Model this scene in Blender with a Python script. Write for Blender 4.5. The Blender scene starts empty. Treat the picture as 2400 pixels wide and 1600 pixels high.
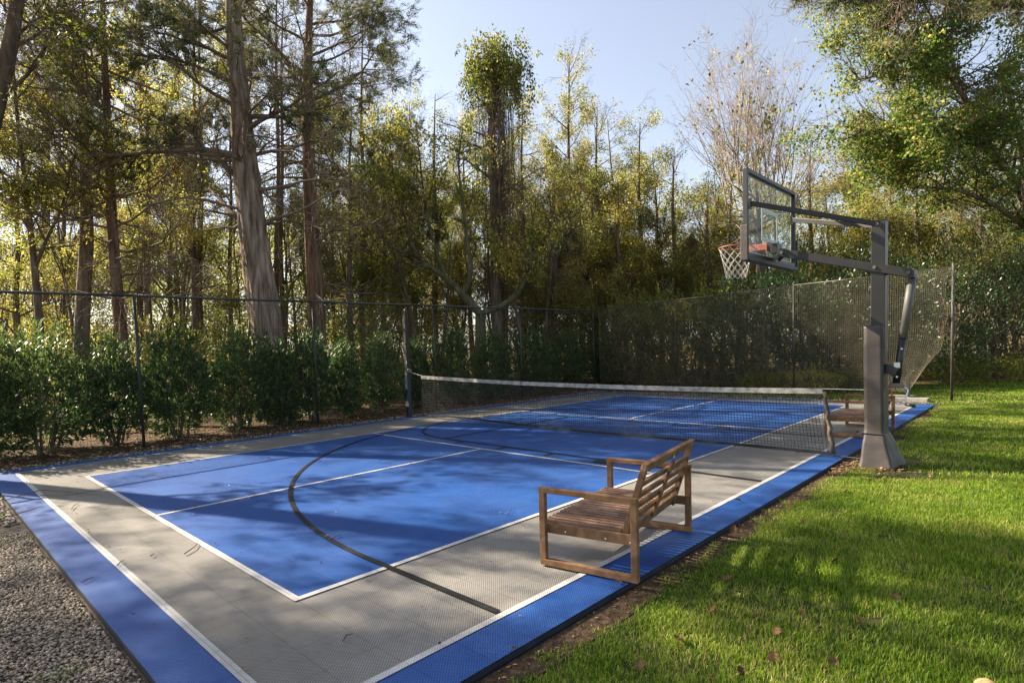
import bpy, math, random
import numpy as np
from mathutils import Vector, Matrix, noise
from math import radians as rad, sin, cos, pi

SC = bpy.context.scene
COL = SC.collection

# ---------------------------------------------------------------- camera, sky, sun, exposure
CAM = np.array([6.65, -8.40, 1.6025])
RIGHT = np.array([0.72619008, 0.68681759, -0.03048879])
UP = np.array([-0.01753933, 0.0628416, 0.99786938])
FWD = np.array([-0.6872702, 0.7241081, -0.05768127])
FPX, CXP, CYP = 1363.7, 1199.4, 890.5
cam_data = bpy.data.cameras.new('camera')
cam = bpy.data.objects.new('camera', cam_data)
COL.objects.link(cam)
cam.matrix_world = Matrix([[RIGHT[i], UP[i], -FWD[i], CAM[i]] for i in range(3)] + [[0, 0, 0, 1]])
cam_data.sensor_width = 36.0
cam_data.lens = FPX / 2400 * 36.0
cam_data.shift_x = 0.6 / 2400
cam_data.shift_y = 90.5 / 2400
cam_data.clip_start = 0.05
cam_data.clip_end = 900
SC.camera = cam

SUN_EL, SUN_AZ = rad(34.5), rad(200.8)          # azimuth counter-clockwise from +X, where the sun stands
SUNV = Vector((cos(SUN_EL) * cos(SUN_AZ), cos(SUN_EL) * sin(SUN_AZ), sin(SUN_EL)))
world = bpy.data.worlds.new('World')
SC.world = world
world.use_nodes = True
wn = world.node_tree
wn.nodes.clear()
sky = wn.nodes.new('ShaderNodeTexSky')
sky.sky_type = 'NISHITA'
sky.sun_disc = False
sky.sun_elevation = SUN_EL
sky.sun_rotation = rad(90) - SUN_AZ
sky.air_density = 1.0
sky.dust_density = 1.6
sky.ozone_density = 3.2
bg = wn.nodes.new('ShaderNodeBackground')
bg.inputs['Strength'].default_value = 0.07
wo = wn.nodes.new('ShaderNodeOutputWorld')
hs = wn.nodes.new('ShaderNodeHueSaturation')
hs.inputs['Saturation'].default_value = 0.62
wn.links.new(sky.outputs[0], hs.inputs['Color'])
tn = wn.nodes.new('ShaderNodeMixRGB')
tn.blend_type = 'MULTIPLY'
tn.inputs[0].default_value = 1.0
tn.inputs[2].default_value = (1.03, 1.0, 0.98, 1)
wn.links.new(hs.outputs[0], tn.inputs[1])
wn.links.new(tn.outputs[0], bg.inputs['Color'])
wn.links.new(bg.outputs[0], wo.inputs['Surface'])

sun_data = bpy.data.lights.new('sun', 'SUN')
sun_data.energy = 5.0
sun_data.angle = rad(0.5)
sun_data.color = (1.0, 0.86, 0.68)
sun = bpy.data.objects.new('sun', sun_data)
COL.objects.link(sun)
sun.rotation_euler = SUNV.to_track_quat('Z', 'Y').to_euler()
SC.view_settings.view_transform = 'Standard'
SC.view_settings.look = 'None'
SC.view_settings.exposure = 1.95
SC.view_settings.gamma = 1.0
SC.view_settings.use_curve_mapping = False
SC.cycles.max_bounces = 8
SC.cycles.diffuse_bounces = 4
SC.cycles.transmission_bounces = 6
SC.cycles.transparent_max_bounces = 12
SC.cycles.sample_clamp_indirect = 6


def at(px, py, d):
    """World point seen at photo pixel (px, py) (2400 wide) at forward distance d."""
    return CAM + d * (FWD + RIGHT * (px - CXP) / FPX - UP * (py - CYP) / FPX)


def foot(px, d):
    """Ground point under photo column px at forward distance d."""
    p = at(px, 812, d)
    return np.array([p[0], p[1], 0.0])


# ---------------------------------------------------------------- helpers: objects
def tag(o, label=None, cat=None, group=None, kind=None):
    if label: o['label'] = label
    if cat: o['category'] = cat
    if group: o['group'] = group
    if kind: o['kind'] = kind
    return o


def empty(name, loc=(0, 0, 0), rz=0.0, **kw):
    o = bpy.data.objects.new(name, None)
    o.empty_display_size = 0.2
    COL.objects.link(o)
    o.location = loc
    o.rotation_euler = (0, 0, rz)
    return tag(o, **kw)


def mesh_np(name, verts, faces, smooth=False):
    """faces: int array (n, k) or list of such arrays."""
    me = bpy.data.meshes.new(name)
    verts = np.asarray(verts, dtype=np.float32)
    fl = faces if isinstance(faces, list) else [faces]
    fl = [np.asarray(f, dtype=np.int32) for f in fl if len(f)]
    loops = np.concatenate([f.ravel() for f in fl])
    totals = np.concatenate([np.full(len(f), f.shape[1], dtype=np.int32) for f in fl])
    starts = np.concatenate([[0], np.cumsum(totals)[:-1]]).astype(np.int32)
    me.vertices.add(len(verts)); me.vertices.foreach_set('co', verts.ravel())
    me.loops.add(len(loops)); me.loops.foreach_set('vertex_index', loops)
    me.polygons.add(len(totals)); me.polygons.foreach_set('loop_start', starts)
    me.polygons.foreach_set('loop_total', totals)
    if smooth:
        me.polygons.foreach_set('use_smooth', np.ones(len(totals), dtype=bool))
    me.update(calc_edges=True)
    return me


def obj(name, me, mat=None, parent=None, **kw):
    o = bpy.data.objects.new(name, me)
    COL.objects.link(o)
    if mat is not None and not me.materials:
        me.materials.append(mat)
    if parent is not None:
        o.parent = parent
    return tag(o, **kw)


class MB:
    """Collects polygons, builds one mesh object."""
    def __init__(s): s.v = []; s.f = []
    def add(s, vs, fs):
        b = len(s.v); s.v += [tuple(v) for v in vs]; s.f += [tuple(b + i for i in f) for f in fs]
        return s
    def box(s, lo, hi):
        x0, y0, z0 = lo; x1, y1, z1 = hi
        vs = [(x0, y0, z0), (x1, y0, z0), (x1, y1, z0), (x0, y1, z0), (x0, y0, z1), (x1, y0, z1), (x1, y1, z1), (x0, y1, z1)]
        return s.add(vs, [(0, 3, 2, 1), (4, 5, 6, 7), (0, 1, 5, 4), (1, 2, 6, 5), (2, 3, 7, 6), (3, 0, 4, 7)])
    def bar(s, a, b, w, h, up=(0, 0, 1)):
        """Square bar from a to b: w sideways, h along up."""
        a = Vector(a); b = Vector(b); d = (b - a).normalized(); u = Vector(up)
        sd = d.cross(u)
        if sd.length < 1e-4: sd = d.cross(Vector((1, 0, 0)))
        sd.normalize(); uu = sd.cross(d).normalized()
        vs = []
        for p in (a, b):
            for i, j in ((-1, -1), (1, -1), (1, 1), (-1, 1)):
                vs.append(p + sd * (i * w / 2) + uu * (j * h / 2))
        return s.add(vs, [(0, 1, 2, 3), (7, 6, 5, 4), (0, 4, 5, 1), (1, 5, 6, 2), (2, 6, 7, 3), (3, 7, 4, 0)])
    def tube(s, pts, r, n=8, cap=True):
        pts = [Vector(p) for p in pts]
        rs = r if isinstance(r, (list, tuple)) else [r] * len(pts)
        base = len(s.v); ref = None
        for i, p in enumerate(pts):
            d = (pts[min(i + 1, len(pts) - 1)] - pts[max(i - 1, 0)]).normalized()
            if ref is None:
                ref = d.cross(Vector((0, 0, 1)))
                if ref.length < 1e-3: ref = Vector((1, 0, 0))
            ref = (ref - d * ref.dot(d)).normalized(); o = d.cross(ref)
            for k in range(n):
                a = 2 * pi * k / n
                s.v.append(tuple(p + (ref * cos(a) + o * sin(a)) * rs[i]))
        for i in range(len(pts) - 1):
            for k in range(n):
                a0 = base + i * n + k; a1 = base + i * n + (k + 1) % n
                s.f.append((a0, a1, a1 + n, a0 + n))
        if cap:
            s.f.append(tuple(base + k for k in range(n))[::-1])
            s.f.append(tuple(base + (len(pts) - 1) * n + k for k in range(n)))
        return s
    def build(s, name, mat=None, parent=None, bevel=0.0, smooth=False, **kw):
        me = bpy.data.meshes.new(name)
        me.from_pydata(s.v, [], s.f)
        me.update()
        if smooth:
            for p in me.polygons: p.use_smooth = len(p.vertices) == 4
        o = obj(name, me, mat, parent, **kw)
        if bevel:
            m = o.modifiers.new('bevel', 'BEVEL'); m.width = bevel; m.segments = 2; m.limit_method = 'ANGLE'
            m.angle_limit = rad(50)
        return o


# ---------------------------------------------------------------- helpers: materials
def nt(name):
    m = bpy.data.materials.new(name)
    m.use_nodes = True
    n = m.node_tree
    n.nodes.clear()
    out = n.nodes.new('ShaderNodeOutputMaterial')
    return m, n, out


def N(n, typ, **kw):
    x = n.nodes.new(typ)
    for k, v in kw.items():
        if k in x.inputs.keys():
            x.inputs[k].default_value = v
        else:
            setattr(x, k, v)
    return x


def ramp(n, stops, fac=None):
    r = n.nodes.new('ShaderNodeValToRGB')
    e = r.color_ramp.elements
    while len(e) < len(stops): e.new(0.5)
    for i, (p, c) in enumerate(stops):
        e[i].position = p
        e[i].color = tuple(c) + (1,) if len(c) == 3 else c
    if fac is not None: n.links.new(fac, r.inputs[0])
    return r


def noise_col(name, stops, scale=5.0, detail=4, rough=0.7, spec=0.4, bump=0.0, bump_scale=None, stretch=(1, 1, 1),
              coord='Object', metallic=0.0, bdist=0.01, distortion=0.0):
    m, n, out = nt(name)
    tc = N(n, 'ShaderNodeTexCoord')
    mp = N(n, 'ShaderNodeMapping')
    mp.inputs['Scale'].default_value = stretch
    n.links.new(tc.outputs[coord], mp.inputs[0])
    no = N(n, 'ShaderNodeTexNoise', Scale=scale, Detail=detail, Distortion=distortion)
    n.links.new(mp.outputs[0], no.inputs['Vector'])
    r = ramp(n, stops, no.outputs['Fac'])
    b = N(n, 'ShaderNodeBsdfPrincipled')
    b.inputs['Roughness'].default_value = rough
    b.inputs['Specular IOR Level'].default_value = spec
    b.inputs['Metallic'].default_value = metallic
    n.links.new(r.outputs[0], b.inputs['Base Color'])
    if bump:
        no2 = N(n, 'ShaderNodeTexNoise', Scale=bump_scale or scale * 3, Detail=5)
        n.links.new(mp.outputs[0], no2.inputs['Vector'])
        bp = N(n, 'ShaderNodeBump', Strength=bump, Distance=bdist)
        n.links.new(no2.outputs['Fac'], bp.inputs['Height'])
        n.links.new(bp.outputs[0], b.inputs['Normal'])
    n.links.new(b.outputs[0], out.inputs[0])
    return m


def leaf_mat(name, stops, trans=0.4, rough=0.5, spec=0.4, tscale=1.25, clump=0.6):
    """Leaf: colour from a random value stored per leaf plus a broad noise; light passes through it."""
    m, n, out = nt(name)
    a = N(n, 'ShaderNodeAttribute', attribute_name='tint')
    tc = N(n, 'ShaderNodeNewGeometry')
    no = N(n, 'ShaderNodeTexNoise', Scale=clump, Detail=2)
    n.links.new(tc.outputs['Position'], no.inputs['Vector'])
    mx = N(n, 'ShaderNodeMath', operation='MULTIPLY_ADD')
    mx.inputs[1].default_value = 0.9
    sub = N(n, 'ShaderNodeMath', operation='SUBTRACT')
    sub.inputs[1].default_value = 0.45
    n.links.new(no.outputs['Fac'], mx.inputs[0])
    n.links.new(a.outputs['Fac'], mx.inputs[2])
    n.links.new(mx.outputs[0], sub.inputs[0])
    r = ramp(n, stops, sub.outputs[0])
    b = N(n, 'ShaderNodeBsdfPrincipled')
    b.inputs['Roughness'].default_value = rough
    b.inputs['Specular IOR Level'].default_value = spec
    n.links.new(r.outputs[0], b.inputs['Base Color'])
    t = N(n, 'ShaderNodeBsdfTranslucent')
    hs = N(n, 'ShaderNodeHueSaturation', Value=tscale, Saturation=1.0)
    n.links.new(r.outputs[0], hs.inputs['Color'])
    n.links.new(hs.outputs[0], t.inputs['Color'])
    ms = N(n, 'ShaderNodeMixShader')
    ms.inputs[0].default_value = trans
    n.links.new(b.outputs[0], ms.inputs[1])
    n.links.new(t.outputs[0], ms.inputs[2])
    n.links.new(ms.outputs[0], out.inputs[0])
    return m


def tile_mat(name, col, col2, rough=0.42, spec=0.45, hole=0.8, seam=0.5, wear=(0.62, 0.60, 0.55), wear_amt=0.12):
    """Open-grid plastic sports tile: small diagonal grid, one-foot seams, dust."""
    m, n, out = nt(name)
    tc = N(n, 'ShaderNodeTexCoord')
    mp = N(n, 'ShaderNodeMapping')
    mp.inputs['Rotation'].default_value = (0, 0, rad(45))
    n.links.new(tc.outputs['Object'], mp.inputs[0])
    sx = N(n, 'ShaderNodeSeparateXYZ'); n.links.new(mp.outputs[0], sx.inputs[0])
    k = pi / 0.0135

    def m1(op, a, b=None, c=None):
        x = N(n, 'ShaderNodeMath', operation=op)
        for i, v in enumerate((a, b, c)):
            if v is None: continue
            if isinstance(v, (int, float)): x.inputs[i].default_value = v
            else: n.links.new(v, x.inputs[i])
        return x.outputs[0]
    gx = m1('ABSOLUTE', m1('SINE', m1('MULTIPLY', sx.outputs[0], k)))
    gy = m1('ABSOLUTE', m1('SINE', m1('MULTIPLY', sx.outputs[1], k)))
    g = m1('MULTIPLY', gx, gy)                       # 1 in the hole centre, 0 on the ribs
    gh = N(n, 'ShaderNodeMapRange'); gh.inputs['From Min'].default_value = 0.35; gh.inputs['From Max'].default_value = 0.8
    n.links.new(g, gh.inputs['Value'])
    so = N(n, 'ShaderNodeSeparateXYZ'); n.links.new(tc.outputs['Object'], so.inputs[0])
    ks = pi / 0.3048
    s1 = m1('ABSOLUTE', m1('SINE', m1('MULTIPLY', so.outputs[0], ks)))
    s2 = m1('ABSOLUTE', m1('SINE', m1('MULTIPLY', so.outputs[1], ks)))
    sm = m1('LESS_THAN', m1('MINIMUM', s1, s2), 0.022)
    no = N(n, 'ShaderNodeTexNoise', Scale=1.3, Detail=5, Roughness=0.65)
    n.links.new(tc.outputs['Object'], no.inputs['Vector'])
    base = ramp(n, [(0.3, col), (0.7, col2)], no.outputs['Fac'])
    no2 = N(n, 'ShaderNodeTexNoise', Scale=7.0, Detail=8, Roughness=0.75)
    n.links.new(tc.outputs['Object'], no2.inputs['Vector'])
    no3 = N(n, 'ShaderNodeTexNoise', Scale=0.9, Detail=3); n.links.new(tc.outputs['Object'], no3.inputs['Vector'])
    wr = ramp(n, [(0.42, (0, 0, 0)), (0.7, (1, 1, 1))], m1('MULTIPLY_ADD', no3.outputs['Fac'], 0.5, m1('MULTIPLY', no2.outputs['Fac'], 0.55)))

    mw = N(n, 'ShaderNodeMixRGB', Color2=tuple(wear) + (1,))
    n.links.new(m1('MULTIPLY', wr.outputs[0], wear_amt), mw.inputs[0])
    n.links.new(base.outputs[0], mw.inputs[1])
    md = N(n, 'ShaderNodeMixRGB', blend_type='MULTIPLY', Color2=(0.12, 0.12, 0.12, 1))
    n.links.new(m1('MULTIPLY', gh.outputs[0], hole), md.inputs[0])
    n.links.new(mw.outputs[0], md.inputs[1])
    ms = N(n, 'ShaderNodeMixRGB', blend_type='MULTIPLY', Color2=(0.2, 0.2, 0.2, 1))
    n.links.new(m1('MULTIPLY', sm, seam), ms.inputs[0])
    n.links.new(md.outputs[0], ms.inputs[1])
    b = N(n, 'ShaderNodeBsdfPrincipled', Roughness=rough)
    b.inputs['Specular IOR Level'].default_value = spec
    n.links.new(ms.outputs[0], b.inputs['Base Color'])
    bp = N(n, 'ShaderNodeBump', Strength=0.35, Distance=0.003)
    n.links.new(m1('MULTIPLY', gh.outputs[0], -1.0), bp.inputs['Height'])
    n.links.new(bp.outputs[0], b.inputs['Normal'])
    n.links.new(b.outputs[0], out.inputs[0])
    return m


M = {}
M['blue'] = tile_mat('blue_tile', (0.007, 0.062, 0.265), (0.013, 0.088, 0.33), wear=(0.22, 0.28, 0.40), wear_amt=0.13, spec=0.38, rough=0.45)
M['grey'] = tile_mat('grey_tile', (0.235, 0.225, 0.207), (0.32, 0.305, 0.28), wear=(0.13, 0.11, 0.08), wear_amt=0.5, spec=0.3)
M['white'] = tile_mat('white_paint', (0.55, 0.54, 0.52), (0.68, 0.67, 0.65), hole=0.4, wear=(0.26, 0.24, 0.20), wear_amt=0.6, spec=0.3)
M['black'] = tile_mat('black_paint', (0.006, 0.006, 0.006), (0.012, 0.012, 0.012), hole=0.3, wear=(0.10, 0.10, 0.10), wear_amt=0.25, spec=0.25)
M['rubber'] = noise_col('black_edge', [(0.3, (0.01, 0.012, 0.02)), (0.7, (0.025, 0.03, 0.045))], rough=0.6)
M['wood'] = noise_col('oiled_hardwood', [(0.25, (0.08, 0.04, 0.019)), (0.5, (0.18, 0.095, 0.044)), (0.75, (0.28, 0.165, 0.085))],
                      scale=7, detail=6, rough=0.62, bump=0.35, bump_scale=60, stretch=(1, 1, 1), spec=0.3, bdist=0.002, distortion=1.2)
M['wood_slat'] = noise_col('weathered_hardwood', [(0.25, (0.11, 0.058, 0.035)), (0.5, (0.21, 0.12, 0.075)), (0.75, (0.31, 0.215, 0.155))],
                           scale=6, detail=6, rough=0.65, bump=0.35, bump_scale=60, spec=0.3, bdist=0.002, distortion=1.0)
M['bark_cedar'] = noise_col('cedar_bark', [(0.3, (0.075, 0.05, 0.033)), (0.48, (0.20, 0.15, 0.105)), (0.7, (0.36, 0.29, 0.215))],
                          scale=13, detail=9, rough=0.9, bump=1.0, bump_scale=24, stretch=(1, 1, 0.07), bdist=0.06, spec=0.15)
M['bark_red'] = noise_col('red_bark', [(0.3, (0.06, 0.034, 0.022)), (0.5, (0.15, 0.092, 0.058)), (0.7, (0.25, 0.175, 0.12))],
                          scale=13, detail=9, rough=0.9, bump=1.0, bump_scale=24, stretch=(1, 1, 0.07), bdist=0.06, spec=0.15)
M['bark_dark'] = noise_col('dark_bark', [(0.25, (0.06, 0.046, 0.032)), (0.5, (0.13, 0.10, 0.07)), (0.75, (0.21, 0.175, 0.125))],
                           scale=9, detail=6, rough=0.9, bump=0.8, bump_scale=14, stretch=(1, 1, 0.2), bdist=0.02, spec=0.15)
M['bark_mossy'] = noise_col('mossy_bark', [(0.25, (0.045, 0.042, 0.022)), (0.5, (0.10, 0.095, 0.05)), (0.75, (0.17, 0.16, 0.09))],
                            scale=8, detail=6, rough=0.9, bump=0.7, bump_scale=14, stretch=(1, 1, 0.3), bdist=0.02, spec=0.15)
M['twig'] = noise_col('twig_bark', [(0.3, (0.10, 0.075, 0.05)), (0.7, (0.22, 0.17, 0.12))], scale=4, rough=0.85, spec=0.15)
M['twig_pale'] = noise_col('pale_twig', [(0.3, (0.20, 0.15, 0.11)), (0.7, (0.36, 0.29, 0.22))], scale=4, rough=0.85, spec=0.15)
M['cedar'] = leaf_mat('cedar_needles', [(0.1, (0.03, 0.055, 0.02)), (0.45, (0.08, 0.105, 0.035)), (0.75, (0.17, 0.165, 0.06)), (0.95, (0.26, 0.21, 0.10))], trans=0.38, rough=0.6, spec=0.25)
M['leaf_green'] = leaf_mat('green_leaves', [(0.1, (0.06, 0.09, 0.014)), (0.45, (0.15, 0.175, 0.024)), (0.8, (0.22, 0.22, 0.04)), (0.98, (0.28, 0.2, 0.06))], trans=0.55, tscale=1.4)
M['leaf_yellow'] = leaf_mat('yellowing_leaves', [(0.1, (0.09, 0.12, 0.016)), (0.45, (0.24, 0.25, 0.04)), (0.78, (0.36, 0.33, 0.06)), (0.98, (0.42, 0.30, 0.08))], trans=0.58, tscale=1.4)
M['leaf_olive'] = leaf_mat('olive_leaves', [(0.1, (0.06, 0.08, 0.014)), (0.45, (0.17, 0.19, 0.036)), (0.78, (0.28, 0.26, 0.055)), (0.98, (0.33, 0.23, 0.09))], trans=0.55, tscale=1.45)
M['leaf_dark'] = leaf_mat('dark_evergreen_leaves', [(0.1, (0.016, 0.042, 0.013)), (0.5, (0.038, 0.078, 0.02)), (0.8, (0.075, 0.115, 0.026)), (0.97, (0.12, 0.14, 0.04))], trans=0.28, rough=0.38, spec=0.6)
M['laurel'] = leaf_mat('laurel_leaves', [(0.1, (0.028, 0.068, 0.016)), (0.5, (0.066, 0.13, 0.028)), (0.8, (0.13, 0.19, 0.04)), (0.97, (0.21, 0.22, 0.07))], trans=0.4, rough=0.45, spec=0.42)
M['leaf_dry'] = leaf_mat('dry_leaves', [(0.1, (0.08, 0.045, 0.025)), (0.45, (0.19, 0.11, 0.055)), (0.75, (0.30, 0.19, 0.10)), (0.95, (0.40, 0.29, 0.17))], trans=0.15, rough=0.8, spec=0.1)
M['grass'] = leaf_mat('grass_blades', [(0.08, (0.055, 0.115, 0.008)), (0.42, (0.15, 0.27, 0.013)), (0.75, (0.27, 0.37, 0.022)), (0.97, (0.48, 0.41, 0.14))], trans=0.5, rough=0.5, spec=0.3, clump=1.2)
M['soil'] = noise_col('lawn_soil', [(0.3, (0.028, 0.040, 0.012)), (0.6, (0.06, 0.06, 0.022)), (0.8, (0.12, 0.085, 0.045))], scale=9, detail=8, rough=0.95, bump=0.6, bump_scale=60, spec=0.1)
M['forest_floor'] = noise_col('forest_floor', [(0.3, (0.05, 0.034, 0.018)), (0.55, (0.11, 0.075, 0.035)), (0.8, (0.19, 0.14, 0.06))], scale=3, detail=8, rough=0.95, bump=0.8, bump_scale=25, spec=0.1, bdist=0.03)
M['mulch'] = noise_col('mulch', [(0.3, (0.035, 0.024, 0.015)), (0.55, (0.09, 0.06, 0.036)), (0.8, (0.18, 0.125, 0.08))], scale=22, detail=8, rough=0.95, bump=1.0, bump_scale=70, spec=0.1, bdist=0.02)
M['gravel_base'] = noise_col('grit', [(0.3, (0.05, 0.042, 0.032)), (0.6, (0.12, 0.10, 0.078)), (0.8, (0.2, 0.17, 0.13))], scale=30, detail=8, rough=0.95, bump=1.0, bump_scale=80, spec=0.1, bdist=0.01)
M['pole'] = noise_col('dark_bronze_steel', [(0.3, (0.009, 0.0075, 0.0065)), (0.7, (0.019, 0.016, 0.0135))], scale=5, detail=6, rough=0.42, spec=0.5, bump=0.1, bump_scale=90, bdist=0.001)
M['post_green'] = noise_col('dark_green_steel', [(0.3, (0.018, 0.022, 0.018)), (0.7, (0.045, 0.05, 0.04))], scale=6, rough=0.45, spec=0.5)
M['post_tan'] = noise_col('dull_steel', [(0.3, (0.035, 0.03, 0.024)), (0.7, (0.08, 0.07, 0.055))], scale=6, rough=0.5, spec=0.5)
M['gas_grey'] = noise_col('grey_sleeve', [(0.3, (0.09, 0.085, 0.08)), (0.7, (0.14, 0.13, 0.12))], scale=6, rough=0.5)
M['pad'] = noise_col('brown_grey_vinyl', [(0.3, (0.036, 0.030, 0.026)), (0.7, (0.062, 0.052, 0.045))], scale=3, detail=6, rough=0.5, spec=0.4, bump=0.3, bump_scale=4, stretch=(1, 1, 1.6), bdist=0.02)
M['black_steel'] = noise_col('black_steel', [(0.3, (0.01, 0.01, 0.01)), (0.7, (0.025, 0.025, 0.025))], scale=8, rough=0.4, spec=0.5)
M['chrome'] = noise_col('bright_steel', [(0.3, (0.45, 0.45, 0.45)), (0.7, (0.6, 0.6, 0.6))], rough=0.3, metallic=1.0)
M['orange'] = noise_col('orange_steel', [(0.3, (0.26, 0.06, 0.03)), (0.7, (0.36, 0.10, 0.055))], scale=12, rough=0.5)
M['white_cord'] = noise_col('white_cord', [(0.3, (0.5, 0.47, 0.42)), (0.7, (0.68, 0.65, 0.6))], scale=20, rough=0.8)
M['white_mark'] = noise_col('white_print', [(0.3, (0.62, 0.61, 0.58)), (0.7, (0.75, 0.74, 0.72))], scale=10, rough=0.5)
M['net_tan'] = noise_col('tan_netting', [(0.3, (0.075, 0.065, 0.048)), (0.7, (0.15, 0.13, 0.092))], scale=3, rough=0.8)
M['net_black'] = noise_col('black_netting', [(0.3, (0.012, 0.014, 0.014)), (0.7, (0.03, 0.033, 0.03))], scale=3, rough=0.7)
M['net_band'] = noise_col('weathered_canvas', [(0.3, (0.16, 0.145, 0.12)), (0.5, (0.34, 0.32, 0.29)), (0.75, (0.5, 0.48, 0.44))], scale=9, detail=7, rough=0.85, bump=0.5, bump_scale=25, bdist=0.004)
M['net_strap'] = noise_col('dirty_canvas_strap', [(0.3, (0.05, 0.042, 0.03)), (0.6, (0.12, 0.10, 0.07)), (0.8, (0.32, 0.28, 0.2))], scale=13, detail=7, rough=0.85, bump=0.5, bump_scale=25, bdist=0.004)
M['concrete'] = noise_col('concrete', [(0.3, (0.16, 0.15, 0.13)), (0.7, (0.28, 0.27, 0.24))], scale=9, detail=8, rough=0.9, bump=0.4, bump_scale=50)
M['post_brown'] = noise_col('dark_brown_timber', [(0.3, (0.018, 0.014, 0.010)), (0.7, (0.045, 0.035, 0.026))], scale=7, detail=6, rough=0.7, stretch=(1, 1, .2))
M['leaf_maple'] = leaf_mat('maple_leaves', [(0.1, (0.05, 0.10, 0.016)), (0.45, (0.12, 0.19, 0.03)), (0.78, (0.21, 0.26, 0.045)), (0.98, (0.30, 0.24, 0.07))], trans=0.55, tscale=1.4)
M['blue_pad'] = noise_col('blue_sleeve', [(0.3, (0.005, 0.012, 0.022)), (0.7, (0.010, 0.022, 0.038))], scale=5, rough=0.5)
M['pebble'] = leaf_mat('river_pebbles', [(0.05, (0.11, 0.085, 0.06)), (0.4, (0.25, 0.195, 0.135)), (0.7, (0.36, 0.28, 0.195)), (0.97, (0.46, 0.39, 0.31))], trans=0.0, rough=0.7, spec=0.3, clump=6)

mg, ng, og = nt('clear_backboard')
tr = N(ng, 'ShaderNodeBsdfTransparent'); tr.inputs[0].default_value = (0.90, 0.93, 0.90, 1)
gl = N(ng, 'ShaderNodeBsdfGlossy', Roughness=0.06)
df = N(ng, 'ShaderNodeBsdfDiffuse', Color=(0.55, 0.55, 0.50, 1))
mx1 = N(ng, 'ShaderNodeMixShader'); mx1.inputs[0].default_value = 0.05
mx2 = N(ng, 'ShaderNodeMixShader')

ng.links.new(tr.outputs[0], mx1.inputs[1]); ng.links.new(df.outputs[0], mx1.inputs[2])
mx2.inputs[0].default_value = 0.035; ng.links.new(mx1.outputs[0], mx2.inputs[1]); ng.links.new(gl.outputs[0], mx2.inputs[2])
ng.links.new(mx2.outputs[0], og.inputs[0])
M['glass'] = mg


def sheet(name, x0, y0, x1, y1, z, mat, parent=None, **kw):
    me = mesh_np(name, [(x0, y0, z), (x1, y0, z), (x1, y1, z), (x0, y1, z)], np.array([[0, 1, 2, 3]]))
    return obj(name, me, mat, parent, **kw)


def poly(name, pts, z, mat, parent=None, **kw):
    me = bpy.data.meshes.new(name)
    me.from_pydata([(p[0], p[1], z) for p in pts], [], [tuple(range(len(pts)))])
    me.update()
    return obj(name, me, mat, parent, **kw)


# ================================================================ GROUND
GZ = -0.045
poly('ground', [(-400, -400), (400, -400), (400, 400), (-400, 400)], GZ - 0.012, M['forest_floor'], kind='structure')
poly('lawn_soil', [(4.66, -14), (60, -14), (60, 45), (16, 45), (9.5, 22.5), (2.0, 13.6), (-2.2, 12.0), (-1.6, 8.5), (4.66, 8.3)], GZ + 0.004, M['soil'], kind='structure')
poly('gravel_bed', [(-8.0, -13), (4.6, -13), (4.6, -7.60), (-5.3, -7.60), (-8.0, -9.0)], GZ, M['gravel_base'], kind='structure')
poly('gravel_strip', [(-5.25, -7.598), (-4.5, -7.598), (-4.5, 7.6), (4.60, 7.6), (4.60, 8.28), (-1.6, 8.48), (-5.25, 8.5)], GZ, M['gravel_base'], kind='structure')
poly('mulch_bed', [(-8.4, -9.0), (-5.255, -7.6), (-5.255, 8.6), (-3.0, 9.2), (-3.0, 11), (-8.4, 11)], GZ - 0.004, M['mulch'], kind='structure')

sheet('edge_dirt', 4.585, -9.5, 4.78, 8.0, GZ + .009, M['mulch'], kind='structure')

# ================================================================ COURT

court = empty('sports_court', kind='structure')
W2, L2 = 4.572, 7.62
MB().box((-W2, -L2, GZ - 0.01), (W2, L2, -0.006)).build('court_base', M['rubber'], court)
sheet('grey_margin', -W2, -L2, W2, L2, -0.002, M['grey'], court)
sheet('blue_playing_area', -3.05, -6.706, 3.05, 6.706, 0.002, M['blue'], court)
for (x0, y0, x1, y1) in ((-W2, -L2, W2, -7.315), (-W2, 7.315, W2, L2), (-W2, -7.315, -4.267, 7.315), (4.267, -7.315, W2, 7.315)):
    sheet('blue_border', x0, y0, x1, y1, 0.002, M['blue'], court)
w = 0.05


def wl(x0, y0, x1, y1):
    sheet('white_line', x0, y0, x1, y1, 0.006, M['white'], court)


for X in (4.267, 3.075):
    Y = 7.34 if X > 4 else 6.731
    wl(-X - (0.0 if X > 4 else 0), -Y, -X + w, Y); wl(X - w, -Y, X, Y)
    wl(-X + w, -Y, X - w, -Y + w); wl(-X + w, Y - w, X - w, Y)
for sg in (-1, 1):
    wl(-3.025, sg * 2.134 - w / 2, 3.025, sg * 2.134 + w / 2)
    a, b = sorted((sg * (2.134 + w / 2), sg * 6.681))
    wl(-w / 2, a, w / 2, b)


def arc_strip(cx, cy, R, a0, a1, wd, n):
    vs = []; fs = []
    for i in range(n + 1):
        a = a0 + (a1 - a0) * i / n
        for r in (R - wd / 2, R + wd / 2):
            vs.append((cx + r * cos(a), cy + r * sin(a), 0.010))
    for i in range(n):
        fs.append((2 * i, 2 * i + 1, 2 * i + 3, 2 * i + 2))
    me = bpy.data.meshes.new('black_line'); me.from_pydata(vs, [], fs); me.update()
    return me


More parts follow.
